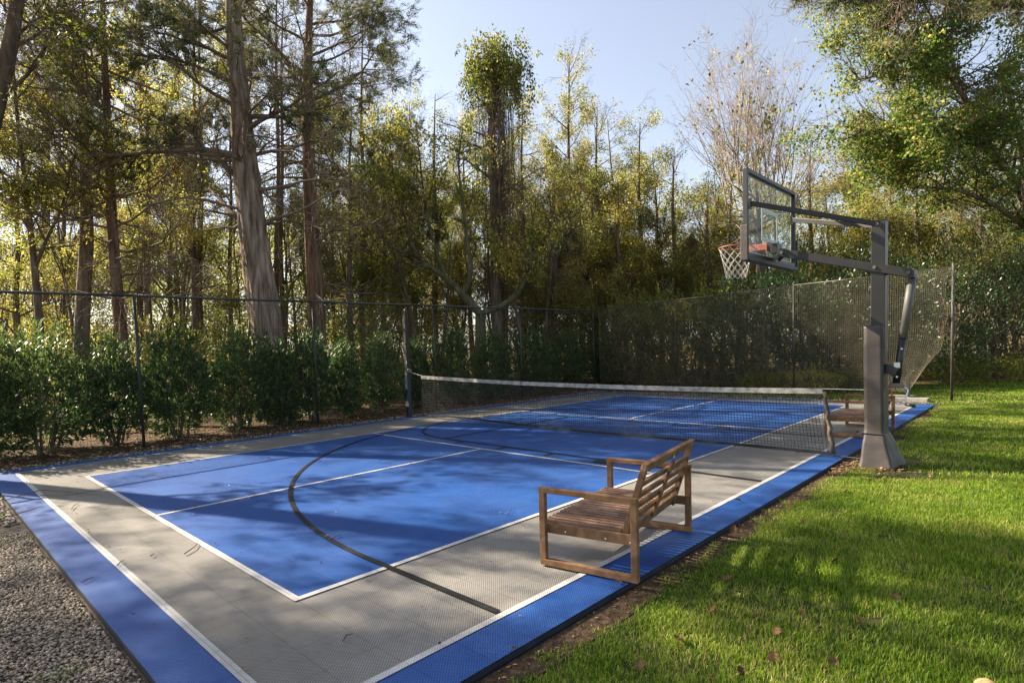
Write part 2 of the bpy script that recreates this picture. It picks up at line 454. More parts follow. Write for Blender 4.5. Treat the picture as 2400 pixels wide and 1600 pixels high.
obj('black_line', arc_strip(2.87, 0, 6.0, pi / 2, 3 * pi / 2, 0.05, 72), M['black'], court)
obj('black_line', arc_strip(-1.32, 0, 1.79, pi / 2, 3 * pi / 2, 0.05, 40), M['black'], court)
for sg in (-1, 1):
    sheet('black_line', 2.87, sg * 6.0 - 0.025, 4.2, sg * 6.0 + 0.025, 0.010, M['black'], court)
    sheet('black_line', -1.32, sg * 1.79 - 0.025, 4.21, sg * 1.79 + 0.025, 0.010, M['black'], court)
    for X in (-0.79, 0.22, 1.2):
        a, b = sorted((sg * 1.815, sg * 2.02))
        sheet('black_line', X - 0.025, a, X + 0.025, b, 0.010, M['black'], court)
    a, b = sorted((sg * 1.815, sg * 2.0))
    sheet('black_line', 2.02, a, 2.3, b, 0.010, M['black'], court)
sheet('black_line', -1.345, -1.765, -1.295, 1.765, 0.010, M['black'], court)


# ================================================================ BENCHES
def make_bench(loc, rz, label):
    t = empty('garden_bench', loc, rz, label=label, cat='bench', group='slatted hardwood benches by the court')
    D, L = 0.745, 1.25
    wd = M['wood']
    for v in (0.0225, L - 0.0225):
        MB().box((0, v - .021, 0.044), (.047, v + .021, .530)).build('leg', wd, t, bevel=.003)
        MB().box((D - .047, v - .021, 0.044), (D, v + .021, .530)).build('leg', wd, t, bevel=.003)
        MB().box((-.002, v - .0225, .530), (D + .002, v + .0225, .568)).build('armrest', wd, t, bevel=.004)
        MB().box((0, v - .0225, 0.0), (D, v + .0225, .044)).build('foot_rail', wd, t, bevel=.003)
    for v in (0.0585, L - 0.0585):
        MB().bar((0.006, v, .262), (D - .01, v, .272), .026, .072).build('seat_side_rail', wd, t, bevel=.003)
    MB().box((.004, .073, .232), (.030, L - .073, .292)).build('seat_front_rail', wd, t, bevel=.003)
    rng = random.Random(5)
    ns = 19
    span = (L - .19) / (ns - 1)
    for i in range(ns):
        v = .095 + span * i
        MB().bar((.0, v, .306 + rng.uniform(-.002, .002)), (.60, v, .306 + rng.uniform(-.002, .002)), .030, .018).build('seat_slat', M['wood_slat'], t, bevel=.002)
    MB().box((.575, .073, .245), (.602, L - .073, .297)).build('seat_back_rail', wd, t, bevel=.003)
    a, b = Vector((.605, 0, .262)), Vector((.775, 0, .775))
    nrm = (b - a).normalized()
    for v in (.093, L - .093):
        MB().bar(a + Vector((0, v, -.03)), b + Vector((0, v, 0)), .034, .042, up=(1, 0, 0)).build('back_stile', wd, t, bevel=.003)
    MB().bar(a + Vector((.026, L / 2, .02)), b + Vector((.022, L / 2, -.06)), .05, .016, up=(1, 0, 0)).build('back_stile', wd, t, bevel=.002)

    def rail(name, f, h):
        p = a.lerp(b, f)
        q0, q1 = p + Vector((0, .111, 0)), p + Vector((0, L - .111, 0))
        MB().bar(q0, q1, .022, h, up=nrm).build(name, wd, t, bevel=.002)
    rail('back_bottom_rail', .04, .085)
    for f in (.235, .40, .565, .73):
        rail('back_slat', f, .040)
    p = b + Vector((0, 0, -.012))
    MB().bar(p + Vector((0, .072, 0)), p + Vector((0, L - .072, 0)), .034, .062, up=nrm).build('back_top_rail', wd, t, bevel=.004)
    # small pale maker's tag, blank
    MB().bar(p + Vector((.026, L / 2 - .008, -.02)), p + Vector((.026, L / 2 + .008, -.02)), .004, .016, up=nrm).build('tag', M['white_mark'], t)
    for u in (.19, .50, .68):
        m = MB(); m.tube([(u, .0435, .255), (u, .0475, .255)], .006, 8); m.build('screw_cap', M['white_mark'], t)
    return t


make_bench((3.905, -5.265, 0.012), rad(10.3), 'slatted brown wooden bench close to the lawn, its leaning back turned to the camera')
make_bench((3.845, 1.92, 0.012), rad(-0.5), 'slatted wooden bench beyond the net, half hidden by the padded hoop post')

# ================================================================ BASKETBALL HOOP
hoop = empty('basketball_hoop', (4.98, 0.03, GZ), label='tall basketball hoop with padded post, glass backboard and white net beside the court', cat='basketball hoop')


def hp(m, name, mat, **kw):
    """Build a hoop part given in world coordinates."""
    m.v = [(x - 4.98, y - 0.03, z - GZ) for (x, y, z) in m.v]
    return m.build(name, mat, kw.pop('parent', hoop), **kw)


hp(MB().box((4.905, -.05, -.04), (5.055, .11, 3.0)), 'pole', M['pole'], bevel=.006)
hp(MB().box((4.901, -.054, 3.0), (5.059, .114, 3.012)), 'pole_cap', M['pole'], bevel=.002)


def pad_mesh():
    m = MB(); NZ = 40; rng = random.Random(3)
    prof = [(4.838, -.115), (5.050, -.115), (5.050, -.055), (5.050, .115), (5.050, .165), (4.838, .165)]
    ring = []
    for k in range(6):
        a = Vector(prof[k]); b = Vector(prof[(k + 1) % 6])
        for j in range(5):
            ring.append(a.lerp(b, j / 5))
    n = len(ring)
    c = Vector((4.944, .025))
    for i in range(NZ + 1):
        z = .385 + (1.725 - .385) * i / NZ
        for q in ring:
            d = noise.noise(Vector((q.x * 6, q.y * 6, z * 5.0))) * .009 + noise.noise(Vector((q.x * 9 + 3, q.y * 9, z * 9 + q.x * 20))) * .004
            o = (q - c)
            taper = 1.0 - .05 * (i / NZ) + .04 * (i < 1)
            m.v.append((c.x + o.x * taper * (1 + d * 5) + .016 * (1 - i / NZ), c.y + o.y * taper * (1 + d * 5), z))
    for i in range(NZ):
        for k in range(n):
            a0 = i * n + k; a1 = i * n + (k + 1) % n
            m.f.append((a0, a1, a1 + n, a0 + n))
    m.f.append(tuple(NZ * n + k for k in range(n)))
    return m


hp(pad_mesh(), 'post_padding', M['pad'], smooth=True)


def skirt_mesh():
    m = MB(); NZ = 14
    top = [(4.852, -.12), (5.072, -.12), (5.085, .17), (4.852, .17)]
    bot = [(4.815, -.215), (5.175, -.215), (5.235, .27), (4.815, .27)]
    K = 8; n = 4 * K
    for i in range(NZ + 1):
        t = i / NZ
        z = .388 + (-.03 - .388) * t
        for k in range(4):
            for j in range(K):
                f = j / K
                a = Vector(top[k]).lerp(Vector(bot[k]), t ** 1.1); b = Vector(top[(k + 1) % 4]).lerp(Vector(bot[(k + 1) % 4]), t ** 1.1)
                q = a.lerp(b, f)
                d = noise.noise(Vector((q.x * 7, q.y * 7, z * 6))) * .02
                m.v.append((q.x + d, q.y + d * .6, z))
    for i in range(NZ):
        for k in range(n):
            a0 = i * n + k; a1 = i * n + (k + 1) % n
            m.f.append((a0, a0 + n, a1 + n, a1))
    m.f.append(tuple(range(n)))
    return m


hp(skirt_mesh(), 'base_skirt', M['pad'], smooth=True)
mb = MB(); mb.tube([(4.846, -.125, .384), (5.082, -.125, .380)], .007, 6); hp(mb, 'strap', M['black_steel'])

BX = 3.69                                          # plane of the backboard
# lower arms, one on each side of the post
for sy in (-1, 1):
    y = .03 + sy * .098
    hp(MB().bar((5.335, y, 2.322), (3.80, .03 + sy * .085, 2.775), .034, .10), 'lower_arm', M['pole'], bevel=.004)
    hp(MB().bar((5.0, .03 + sy * .10, 2.95), (3.715, .03 + sy * .78, 3.335), .030, .062), 'upper_arm', M['pole'], bevel=.004)
    hp(MB().bar((3.70, .03 + sy * .78, 3.27), (3.70, .03 + sy * .78, 3.40), .05, .03, up=(1, 0, 0)), 'arm_bracket', M['black_steel'], bevel=.003)
    for bx, bz in ((4.95, 2.435), (5.30, 2.333), (3.86, 2.757)):
        mb = MB(); mb.tube([(bx, y + sy * .015, bz), (bx, y + sy * .036, bz)], .021, 10); hp(mb, 'bolt', M['gas_grey'])
    mb = MB(); mb.tube([(4.97, .03 + sy * .10, 2.952), (4.97, .03 + sy * .135, 2.952)], .024, 10); hp(mb, 'bolt', M['gas_grey'])
hp(MB().box((5.305, -.085, 2.27), (5.36, .145, 2.36)), 'arm_end_plate', M['pole'], bevel=.004)
# rim mount behind the board
hp(MB().box((3.715, -.07, 2.76), (3.80, .13, 2.90)), 'rim_mount', M['black_steel'], bevel=.006)
for y in (-.05, .11):
    hp(MB().add([(3.72, y - .012, 2.76), (3.86, y - .012, 2.74), (3.76, y - .012, 2.66), (3.72, y + .012, 2.76), (3.86, y + .012, 2.74), (3.76, y + .012, 2.66)],
                [(0, 1, 2), (5, 4, 3), (0, 3, 4, 1), (1, 4, 5, 2), (2, 5, 3, 0)]), 'gusset', M['black_steel'])
# backboard: frame, glass, printed marks
by0, by1, bz0, bz1 = -.89, .95, 2.66, 3.76
fr = M['pole']
for nm, lo, hi in (('board_frame', (BX - .03, by0, bz0), (BX + .03, by0 + .05, bz1)), ('board_frame', (BX - .03, by1 - .05, bz0), (BX + .03, by1, bz1)),
                   ('board_frame', (BX - .03, by0 + .05, bz0), (BX + .03, by1 - .05, bz0 + .05)), ('board_frame', (BX - .03, by0 + .05, bz1 - .05), (BX + .03, by1 - .05, bz1))):
    hp(MB().box(lo, hi), nm, fr, bevel=.004)
hp(MB().box((BX - .02, by0 + .05, bz0 + .05), (BX - .008, by1 - .05, bz1 - .05)), 'glass_pane', M['glass'])
x0, x1 = BX - .0235, BX - .0205


def mark(ya, yb, za, zb):
    hp(MB().box((x0, ya, za), (x1, yb, zb)), 'printed_line', M['white_mark'])


mark(-.275, -.225, 2.93, 3.36); mark(.285, .335, 2.93, 3.36); mark(-.225, .285, 3.31, 3.36); mark(-.225, .285, 2.93, 2.975)
mark(by0 + .055, by1 - .055, bz1 - .075, bz1 - .055); mark(by0 + .055, by1 - .055, bz0 + .055, bz0 + .075)
mark(by0 + .055, by0 + .075, bz0 + .075, bz1 - .075); mark(by1 - .075, by1 - .055, bz0 + .075, bz1 - .075)
# foam pad wrapped on the board's lower corners
for (ya, yb) in ((by0 - .045, by0 - .0015), (by1 + .0015, by1 + .045)):
    hp(MB().box((BX - .05, ya, 2.60), (BX + .05, yb, 3.05)), 'corner_padding', M['pad'], bevel=.01)
hp(MB().box((BX - .05, by0 - .0015, 2.60), (BX + .05, by1 + .0015, bz0 - .0015)), 'bottom_padding', M['pad'], bevel=.01)
# rim
RX, RY, RZ, RR = BX - .03 - .23 - .235, .03, 2.93, .235
rim = MB(); rim.tube([(RX + RR * cos(a), RY + RR * sin(a), RZ) for a in [2 * pi * i / 32 for i in range(33)]], .010, 8, cap=False)
rim_o = hp(rim, 'rim', M['orange'], smooth=True)
hp(MB().box((RX + RR - .02, RY - .07, RZ - .10), (BX - .03, RY + .07, RZ - .012)), 'rim_plate', M['orange'], bevel=.006)
hp(MB().box((BX - .045, RY - .11, RZ - .12), (BX - .0245, RY + .11, RZ + .03)), 'rim_plate', M['orange'], bevel=.004)
nb = MB(); K = 12


def npt(i, a):
    t = i / 7; r = RR * (1 - .44 * t ** .8 + .03 * t * t) * (1 if i else 1); z = RZ - .012 - .43 * t ** .95
    return (RX + r * cos(a), RY + r * sin(a), z)


for k in range(K):
    for s in (-1, 1):
        nb.tube([npt(i, 2 * pi * (k + s * i * .5) / K) for i in range(8)], .0033, 4)
hp(nb, 'hoop_net', M['white_cord'])
# height adjuster: strut behind the post, actuator, crank
hp(MB().tube([(5.325, .03, 2.32), (5.232, .03, 1.56)], .046, 16), 'strut_sleeve', M['gas_grey'], smooth=True)
hp(MB().tube([(5.232, .03, 1.565), (5.165, .03, 1.0)], .040, 16), 'strut', M['black_steel'], smooth=True)
hp(MB().bar((5.05, .03, 1.20), (5.185, .03, 1.14), .13, .11), 'strut_bracket', M['black_steel'], bevel=.01)
hp(MB().box((5.10, -.035, .965), (5.24, .095, 1.01)), 'gear_box', M['gas_grey'], bevel=.008)
mb = MB(); mb.tube([(5.18, .03, .975), (5.275, -.0, .955), (5.295, -.01, .93), (5.262, -.02, .775), (5.275, -.03, .762)], .0085, 8); hp(mb, 'crank', M['chrome'], smooth=True)
mb = MB(); mb.tube([(5.272, -.03, .762), (5.375, -.05, .742)], .021, 12); hp(mb, 'crank_handle', M['black_steel'], smooth=True)
hp(MB().box((5.150, -.0275, 1.20), (5.215, -.0225, 1.265)), 'sticker', M['white_mark'])
for z in (2.86, 2.62, 2.2, 1.95):                  # lock pins and bolts along the court-side edge of the post
    mb = MB(); mb.tube([(4.905, -.02, z), (4.885, -.02, z)], .014, 8); hp(mb, 'bolt', M['chrome'])
for z in (1.09, 1.43):
    mb = MB(); mb.tube([(5.17 + (z - 1.0) * .14, -.02, z), (5.17 + (z - 1.0) * .14, -.034, z)], .012, 8); hp(mb, 'bolt', M['white_mark'])

# ================================================================ COURT NET AND ITS FAR POST
netpost = empty('net_post', (-4.76, 0, 0), label='tall dark post with a net winch standing by the hedge', cat='post')
MB().box((-.045, -.045, -.02), (.045, .045, 2.52)).build('post', M['post_brown'], netpost, bevel=.004)
MB().box((-.05, -.05, -.02), (.05, .05, 1.02)).build('sleeve', M['blue_pad'], netpost, bevel=.006)
MB().tube([(.055, -.03, 1.10), (.14, -.03, 1.10)], .05, 12).build('winch', M['gas_grey'], netpost, smooth=True)
MB().tube([(.10, -.085, 1.10), (.10, -.10, 1.26), (.11, -.10, 1.32)], .012, 8).build('winch_handle', M['chrome'], netpost, smooth=True)
MB().box((-.052, -.053, .25), (.052, -.049, .36)).build('tape', M['net_band'], netpost)
for z in (2.3, 1.75):
    MB().tube([(.0, -.045, z), (.0, -.07, z)], .014, 8).build('hook', M['chrome'], netpost)

net = empty('court_net', (0, 0, 0), label='low black tennis style net with white top band strung across the court', cat='net')
NX0, NX1 = -4.22, 4.33


def net_top(x):
    t = (x - NX0) / (NX1 - NX0)
    return .99 - .07 * t - .10 * 4 * t * (1 - t) * .55


def net_bot(x):
    t = (x - NX0) / (NX1 - NX0)
    return .06 - .02 * t + .015 * sin(t * 9)


def netx(x, z, edge=.12):
    """The near end of the net leans: bottom further out than top."""
    t = (x - NX0) / (NX1 - NX0)
    return x + edge * t ** 3 * (1 - z / .9), .012 * sin(x * 1.7) + .035 * t ** 4 * 1.0


def band(name, zt, zb, mat, thick=.006, n=60):
    m = MB(); vs = []
    for i in range(n + 1):
        x = NX0 + (NX1 - NX0) * i / n
        r = .004 * sin(i * 2.3)
        for (zz, s) in ((zt(x), -1), (zt(x), 1), (zb(x), 1), (zb(x), -1)):
            X, Y = netx(x, zz)
            vs.append((X, Y + s * thick + (r if zz == zb(x) else 0), zz))
    m.v = vs
    for i in range(n):
        for k in range(4):
            a0 = 4 * i + k; a1 = 4 * i + (k + 1) % 4
            m.f.append((a0, a1, a1 + 4, a0 + 4))
    m.f += [(3, 2, 1, 0), (4 * n, 4 * n + 1, 4 * n + 2, 4 * n + 3)]
    return m.build(name, mat, net)


band('top_band', lambda x: net_top(x), lambda x: net_top(x) - .072, M['net_band'], thick=.009)
band('bottom_band', lambda x: net_bot(x) + .03, lambda x: net_bot(x) - .012, M['net_black'], thick=.006)
sb = MB(); pts = []
for i in range(13):
    z = net_top(NX1) - .04 - (net_top(NX1) - .09) * i / 12
    X, Y = netx(NX1, z); pts.append((X + .012 * sin(i * 2.1), Y, z))
sb.tube([(p[0] + .02, p[1], p[2]) for p in pts], [.024 + .010 * i / 12 + .004 * sin(i * 3) for i in range(13)], 8)
sb.build('side_strap', M['net_strap'], net, smooth=True)


def strands(paths, wd, seg_dirs=None):
    """Cords as thin square tubes; paths: list of (n,3) arrays."""
    V = []; F = []; b = 0
    for P in paths:
        P = np.asarray(P); n = len(P)
        h = wd / 2
        d = np.gradient(P, axis=0); d /= np.linalg.norm(d, axis=1)[:, None] + 1e-9
        ref = np.array([0, 0, 1.0]) if abs(d[:, 2]).mean() < .7 else np.array([1.0, 0, 0])
        a = np.cross(d, ref); a /= np.linalg.norm(a, axis=1)[:, None] + 1e-9
        c = np.cross(d, a)
        ring = np.stack([P + a * h, P + c * h, P - a * h, P - c * h], axis=1)      # n,4,3
        V.append(ring.reshape(-1, 3))
        i = np.arange(n - 1)[:, None] * 4 + b
        k = np.arange(4)[None, :]
        F.append(np.stack([i + k, i + (k + 1) % 4, i + (k + 1) % 4 + 4, i + k + 4], axis=2).reshape(-1, 4))
        b += 4 * n
    return np.concatenate(V), np.concatenate(F)


paths = []
nx = int((NX1 - NX0) / .043)
for i in range(nx + 1):
    x = NX0 + (NX1 - NX0) * i / nx
    zt, zb = net_top(x) - .05, net_bot(x) + .02
    paths.append([(netx(x, z)[0], netx(x, z)[1], z) for z in (zt, (zt + zb) / 2, zb)])
for j in range(1, 20):
    row = []
    for i in range(0, nx + 1, 4):
        x = NX0 + (NX1 - NX0) * i / nx
        zt, zb = net_top(x) - .05, net_bot(x) + .02
        z = zt + (zb - zt) * j / 20
        row.append((netx(x, z)[0], netx(x, z)[1], z))
    paths.append(row)
v, f = strands(paths, .0062)
obj('netting', mesh_np('netting', v, f), M['net_black'], net)
X, Y = netx(NX1, net_top(NX1))
MB().tube([(X, Y, net_top(NX1) - .005), (4.86, -.02, net_top(NX1) + .0)], .005, 6).build('tension_cord', M['white_cord'], net)
MB().tube([(-4.64, 0, 1.06), (NX0, 0, net_top(NX0) - .005)], .006, 6).build('tension_cord', M['white_cord'], net)
MB().tube([(X + .13, Y, .03), (4.53, Y + .01, .03), (4.88, -.0, .035)], .006, 6).build('bottom_cord', M['black_steel'], net)

# ================================================================ PERIMETER NETTING FENCES
FX, FZ = -5.68, 2.75
side = empty('netting_fence', (FX, 0, GZ), label='long fence of dark posts, top rail and fine black netting in front of the hedge', cat='fence')
ys = [-12.2, -8.8, -5.35, -1.87, 1.60, 5.05, 8.95]


def fz(y): return FZ + .004 * (y + 5)


for y in ys:
    MB().tube([(0, y, 0), (0, y, fz(y) - GZ)], .026, 10).build('post', M['post_green'], side, smooth=True)
for a, b in zip(ys[:-1], ys[1:]):
    MB().tube([(0, a, fz(a) - GZ - .01), (0, (a + b) / 2, fz((a + b) / 2) - GZ - .022), (0, b, fz(b) - GZ - .01)], .024, 8).build('top_rail', M['post_green'], side, smooth=True)
paths = []
Ys = np.arange(-12.2, 8.96, .05)
for y in Ys:
    paths.append([(.03, y, fz(y) - GZ - .03), (.03 + .03 * sin(y * 2.1), y + .01, 1.4), (.03 + .05 * sin(y * 1.3), y, .12)])
for z in np.arange(.12, 2.72, .05):
    yy = np.linspace(-12.2, 8.95, 60)
    paths.append(np.stack([.03 + .03 * np.sin(yy * 2.1) * (1 - z / 2.8), yy, z * (1 + .004 * (yy + 5) / 2.8)], axis=1))
v, f = strands(paths, .0040)
obj('netting', mesh_np('netting', v, f), M['net_black'], side)

back = empty('back_netting_fence', (0, 9.25, GZ), label='tall tan netting fence across the back of the court, torn loose at its right end', cat='fence')
BPX = [-5.62, -2.62, 1.05, 4.69]


def bzt(x): return 2.86 + .36 * (x + 5.7) / 10.4 - GZ


for x in BPX:
    MB().tube([(x, 0, 0), (x, 0, bzt(x) + (.06 if x > 4 else 0))], .022 if x < 4 else .03, 10).build('post', M['post_tan'], back, smooth=True)
for a, b in zip(BPX[:-1], BPX[1:]):
    m_ = (a + b) / 2
    MB().tube([(a, 0, bzt(a)), (m_, 0, bzt(m_) - .03), (b, 0, bzt(b))], .015, 8).build('top_rail', M['post_tan'], back, smooth=True)


def bn(u, w_):
    """Back netting sheet: u 0..1 along, w_ 0 top..1 bottom."""
    x = -5.6 + 10.27 * u
    top = bzt(x) - .02
    bot = .30 - .12 * u + (.0)
    e = max(0.0, (u - .86) / .14)
    z = top + (bot - top) * w_ + .02 * sin(u * 40 + w_ * 3) * w_
    # right edge: gathered, pulled back from the post and hanging slanted
    fray = max(0.0, w_ - .52) / .48
    x -= e ** 1.5 * (fray ** 1.1) * .80
    x -= e ** 3 * .12 * abs(sin(w_ * 3 * pi)) * (1 - fray)
    z += e ** 1.2 * fray * .05
    y = -.02 - .14 * w_ * sin(u * 9) * .5 - .10 * e * sin(w_ * 7) - .25 * e * fray
    z -= .035 * e * sin(u * 130) * w_
    return (x, y, z)


paths = []
nu, nw = 205, 58
for i in range(nu + 1):
    paths.append([bn(i / nu, j / 18) for j in range(19)])
for j in range(nw + 1):
    paths.append([bn(i / 70, j / nw) for i in range(71)])
v, f = strands(paths, .0062)
obj('netting', mesh_np('netting', v, f), M['net_tan'], back)
e0 = bn(.985, 1.0)
MB().tube([e0, (e0[0] - .1, e0[1] - .2, .06), (e0[0] - .45, e0[1] - .4, .03), (e0[0] - .9, e0[1] - .3, .03)], .006, 6).build('loose_cord', M['black_steel'], back)

# concrete pad with short post stub behind the court
stub = empty('stub_post', (3.9, 8.62, GZ), label='short green post stub on a small concrete slab behind the far bench', cat='post')
MB().box((-.55, -.16, 0), (.42, .16, .10)).build('slab', M['concrete'], stub, bevel=.01)
MB().box((-.62, .04, .10), (.10, .20, .145)).build('slab', M['concrete'], stub, bevel=.008)
MB().box((-.05, .0, .145), (.03, .08, .62)).build('post', M['post_green'], stub, bevel=.004)


# ================================================================ FOLIAGE TOOLS
def leaf_mesh(name, P, A, Nn, Ln, Wd, rs, fold=.25, tint=None):
    """P base points, A axis dirs, Nn normals, Ln lengths, Wd widths -> folded diamond leaves (2 triangles each)."""
    n = len(P)
    S = np.cross(A, Nn); S /= np.linalg.norm(S, axis=1)[:, None] + 1e-9
    Nn = np.cross(S, A)
    L = Ln[:, None]; W = Wd[:, None]
    mid = P + A * L * .5 - Nn * W * fold * .5
    v = np.stack([P, mid + S * W * .5, P + A * L + Nn * L * .0, mid - S * W * .5], axis=1)
    v[:, 0] += 0; v[:, 1] += Nn * W * fold; v[:, 3] += Nn * W * fold
    b = np.arange(n)[:, None] * 4
    f = np.concatenate([b + np.array([[0, 1, 2]]), b + np.array([[0, 2, 3]])], axis=1).reshape(-1, 3)
    me = mesh_np(name, v.reshape(-1, 3), f)
    at_ = me.attributes.new('tint', 'FLOAT', 'FACE')
    t = rs.random(n) if tint is None else tint
    at_.data.foreach_set('value', np.repeat(t, 2).astype(np.float32))
    return me


def unit(v): return v / (np.linalg.norm(v, axis=-1)[..., None] + 1e-9)


def scatter(rs, tw, per_m, ln, wd, spread=.06, droop=.3, along=.5, flat=.4):
    """Leaves along twigs. tw: (n,6) start/end. Returns P, A, N, L, W."""
    seg = tw[:, 3:] - tw[:, :3]
    L = np.linalg.norm(seg, axis=1)
    cnt = rs.poisson(np.maximum(L * per_m, .01))
    idx = np.repeat(np.arange(len(tw)), cnt)
    n = len(idx)
    t = rs.random(n)[:, None]
    P = tw[idx, :3] + seg[idx] * t + rs.normal(size=(n, 3)) * spread
    D = unit(seg[idx])
    A = unit(rs.normal(size=(n, 3)) + D * along * 2.0 + np.array([0, 0, -droop * 2]))
    Nn = unit(rs.normal(size=(n, 3)) + np.array([0, 0, flat * 3]))
    s = rs.uniform(.65, 1.25, n)
    return P, A, Nn, ln * s, wd * s


def grass_tree():
    g = bpy.data.node_groups.new('scatter_patches', 'GeometryNodeTree')
    g.interface.new_socket('Geometry', in_out='INPUT', socket_type='NodeSocketGeometry')
    g.interface.new_socket('Geometry', in_out='OUTPUT', socket_type='NodeSocketGeometry')
    gi = g.nodes.new('NodeGroupInput'); go = g.nodes.new('NodeGroupOutput')

    def attr(nm, ty):
        a = g.nodes.new('GeometryNodeInputNamedAttribute'); a.data_type = ty; a.inputs[0].default_value = nm
        return a.outputs[0]
    se = g.nodes.new('GeometryNodeSeparateGeometry'); se.domain = 'POINT'
    g.links.new(gi.outputs[0], se.inputs['Geometry']); g.links.new(attr('seed', 'BOOLEAN'), se.inputs['Selection'])
    mp = g.nodes.new('GeometryNodeMeshToPoints'); g.links.new(se.outputs['Selection'], mp.inputs['Mesh'])
    ip = g.nodes.new('GeometryNodeInstanceOnPoints')
    g.links.new(mp.outputs[0], ip.inputs['Points']); g.links.new(se.outputs['Inverted'], ip.inputs['Instance'])
    g.links.new(attr('rot', 'FLOAT_VECTOR'), ip.inputs['Rotation'])
    g.links.new(attr('sc', 'FLOAT_VECTOR'), ip.inputs['Scale'])
    g.links.new(ip.outputs[0], go.inputs[0])
    return g


GT = grass_tree()


def scatter_obj(name, V, quads, tris, pts, rot, sc, mat, tint, parent=None, **kw):
    nv = len(V); n = len(pts)
    rot = np.asarray(rot, float); sc = np.asarray(sc, float)
    if rot.ndim == 1: rot = np.stack([0 * rot, 0 * rot, rot], 1)
    if sc.ndim == 1: sc = np.stack([np.ones(n), np.ones(n), sc], 1)
    me = mesh_np(name, np.concatenate([V, pts]), [f for f in (quads, tris) if f is not None])
    a = me.attributes.new('seed', 'BOOLEAN', 'POINT'); a.data.foreach_set('value', np.concatenate([np.zeros(nv, bool), np.ones(len(pts), bool)]))
    a = me.attributes.new('rot', 'FLOAT_VECTOR', 'POINT'); a.data.foreach_set('vector', np.concatenate([np.zeros((nv, 3)), rot]).astype(np.float32).ravel())
    a = me.attributes.new('sc', 'FLOAT_VECTOR', 'POINT'); a.data.foreach_set('vector', np.concatenate([np.ones((nv, 3)), sc]).astype(np.float32).ravel())
    a = me.attributes.new('tint', 'FLOAT', 'FACE'); a.data.foreach_set('value', tint.astype(np.float32))
    o = obj(name, me, mat, parent, **kw)
    m = o.modifiers.new('scatter', 'NODES'); m.node_group = GT
    return o




def sprig(kind, ln, wd, n, rad_, rs):
    """A small leafy spray along +X: returns vertices, triangles, tints."""
    if kind == 'needle':
        t = rs.random(n); sgn = rs.choice([-1, 1], n)
        P = np.stack([t * rad_ * 1.6, rs.normal(size=n) * .015, rs.normal(size=n) * .02], 1)
        A = unit(np.stack([.9 + 0 * t, sgn * rs.uniform(.2, .9, n), rs.normal(size=n) * .4 + .1], 1))
        L = ln * rs.uniform(.5, 1.2, n) * (1.15 - .7 * t)
    else:
        P = unit(rs.normal(size=(n, 3))) * (rs.random((n, 1)) ** .5) * rad_
        A = unit(rs.normal(size=(n, 3)) + P / rad_ * .6 + np.array([0, 0, -.35]))
        L = ln * rs.uniform(.6, 1.25, n)
    Nn = unit(rs.normal(size=(n, 3)) * .7 + np.array([0, 0, 1.0]))
    S = unit(np.cross(A, Nn)); Nn = np.cross(S, A)
    W = (L * wd / ln)[:, None]; L = L[:, None]
    mid = P + A * L * .5
    v = np.stack([P, mid + S * W * .5 + Nn * W * .12, P + A * L, mid - S * W * .5 + Nn * W * .12], axis=1).reshape(-1, 3)
    b = np.arange(n)[:, None] * 4
    return v, np.concatenate([b + np.array([[0, 1, 2]]), b + np.array([[0, 2, 3]])], axis=1).reshape(-1, 3), np.repeat(rs.random(n), 2)


def crown_obj(P, D, kind, ln, wd, nleaf, rad_, leaf, parent, rs, name='crown'):
    v, f, t = sprig(kind, ln, wd, nleaf, rad_, rs)
    n = len(P)
    if kind == 'needle':
        D = unit(D + rs.normal(size=D.shape) * .35)
        yaw = np.arctan2(D[:, 1], D[:, 0]); pitch = -np.arcsin(np.clip(D[:, 2], -1, 1))
        rot = np.stack([rs.uniform(-.6, .6, n), pitch, yaw], 1)
    else:
        rot = np.stack([rs.uniform(-.5, .5, n), rs.uniform(-.5, .5, n), rs.uniform(0, 6.28, n)], 1)
    sc = rs.uniform(.7, 1.25, n)[:, None] * np.ones((1, 3))
    return scatter_obj(name, v, None, f, P, rot, sc, leaf, t, parent=parent, kind='stuff')


class Wood:
    """Tapered branch segments gathered into one mesh."""
    def __init__(s): s.a = []; s.b = []; s.ra = []; s.rb = []
    def seg(s, a, b, ra, rb): s.a.append(a); s.b.append(b); s.ra.append(ra); s.rb.append(rb)
    def mesh(s, name):
        V, F = s.arrays()
        return mesh_np(name, V, F, smooth=True)
    def arrays(s):
        A = np.array(s.a); B = np.array(s.b); ra = np.array(s.ra); rb = np.array(s.rb)
        V = []; F = []; base = 0
        for k, sel in ((3, ra < .012), (5, (ra >= .012) & (ra < .06)), (9, ra >= .06)):
            if not sel.any(): continue
            a, b, r0, r1 = A[sel], B[sel], ra[sel], rb[sel]
            d = unit(b - a)
            b = b + d * (r1 * .35)[:, None]
            ref = np.where(np.abs(d[:, 2:3]) > .9, np.array([[1.0, 0, 0]]), np.array([[0, 0, 1.0]]))
            s1 = unit(np.cross(d, ref)); s2 = np.cross(d, s1)
            ang = 2 * pi * np.arange(k) / k
            ca, sa = np.cos(ang)[None, :, None], np.sin(ang)[None, :, None]
            off = s1[:, None] * ca + s2[:, None] * sa
            R0 = a[:, None] + off * r0[:, None, None]; R1 = b[:, None] + off * r1[:, None, None]
            V.append(np.concatenate([R0, R1], axis=1).reshape(-1, 3))
            i = (np.arange(len(a)) * 2 * k + base)[:, None]; q = np.arange(k)[None, :]
            F.append(np.stack([i + q, i + (q + 1) % k, i + (q + 1) % k + k, i + q + k], axis=2).reshape(-1, 4))
            base += len(a) * 2 * k
        return np.concatenate(V), np.concatenate(F)


def vn(v):
    l = math.sqrt(v[0] * v[0] + v[1] * v[1] + v[2] * v[2]) + 1e-9
    return (v[0] / l, v[1] / l, v[2] / l)


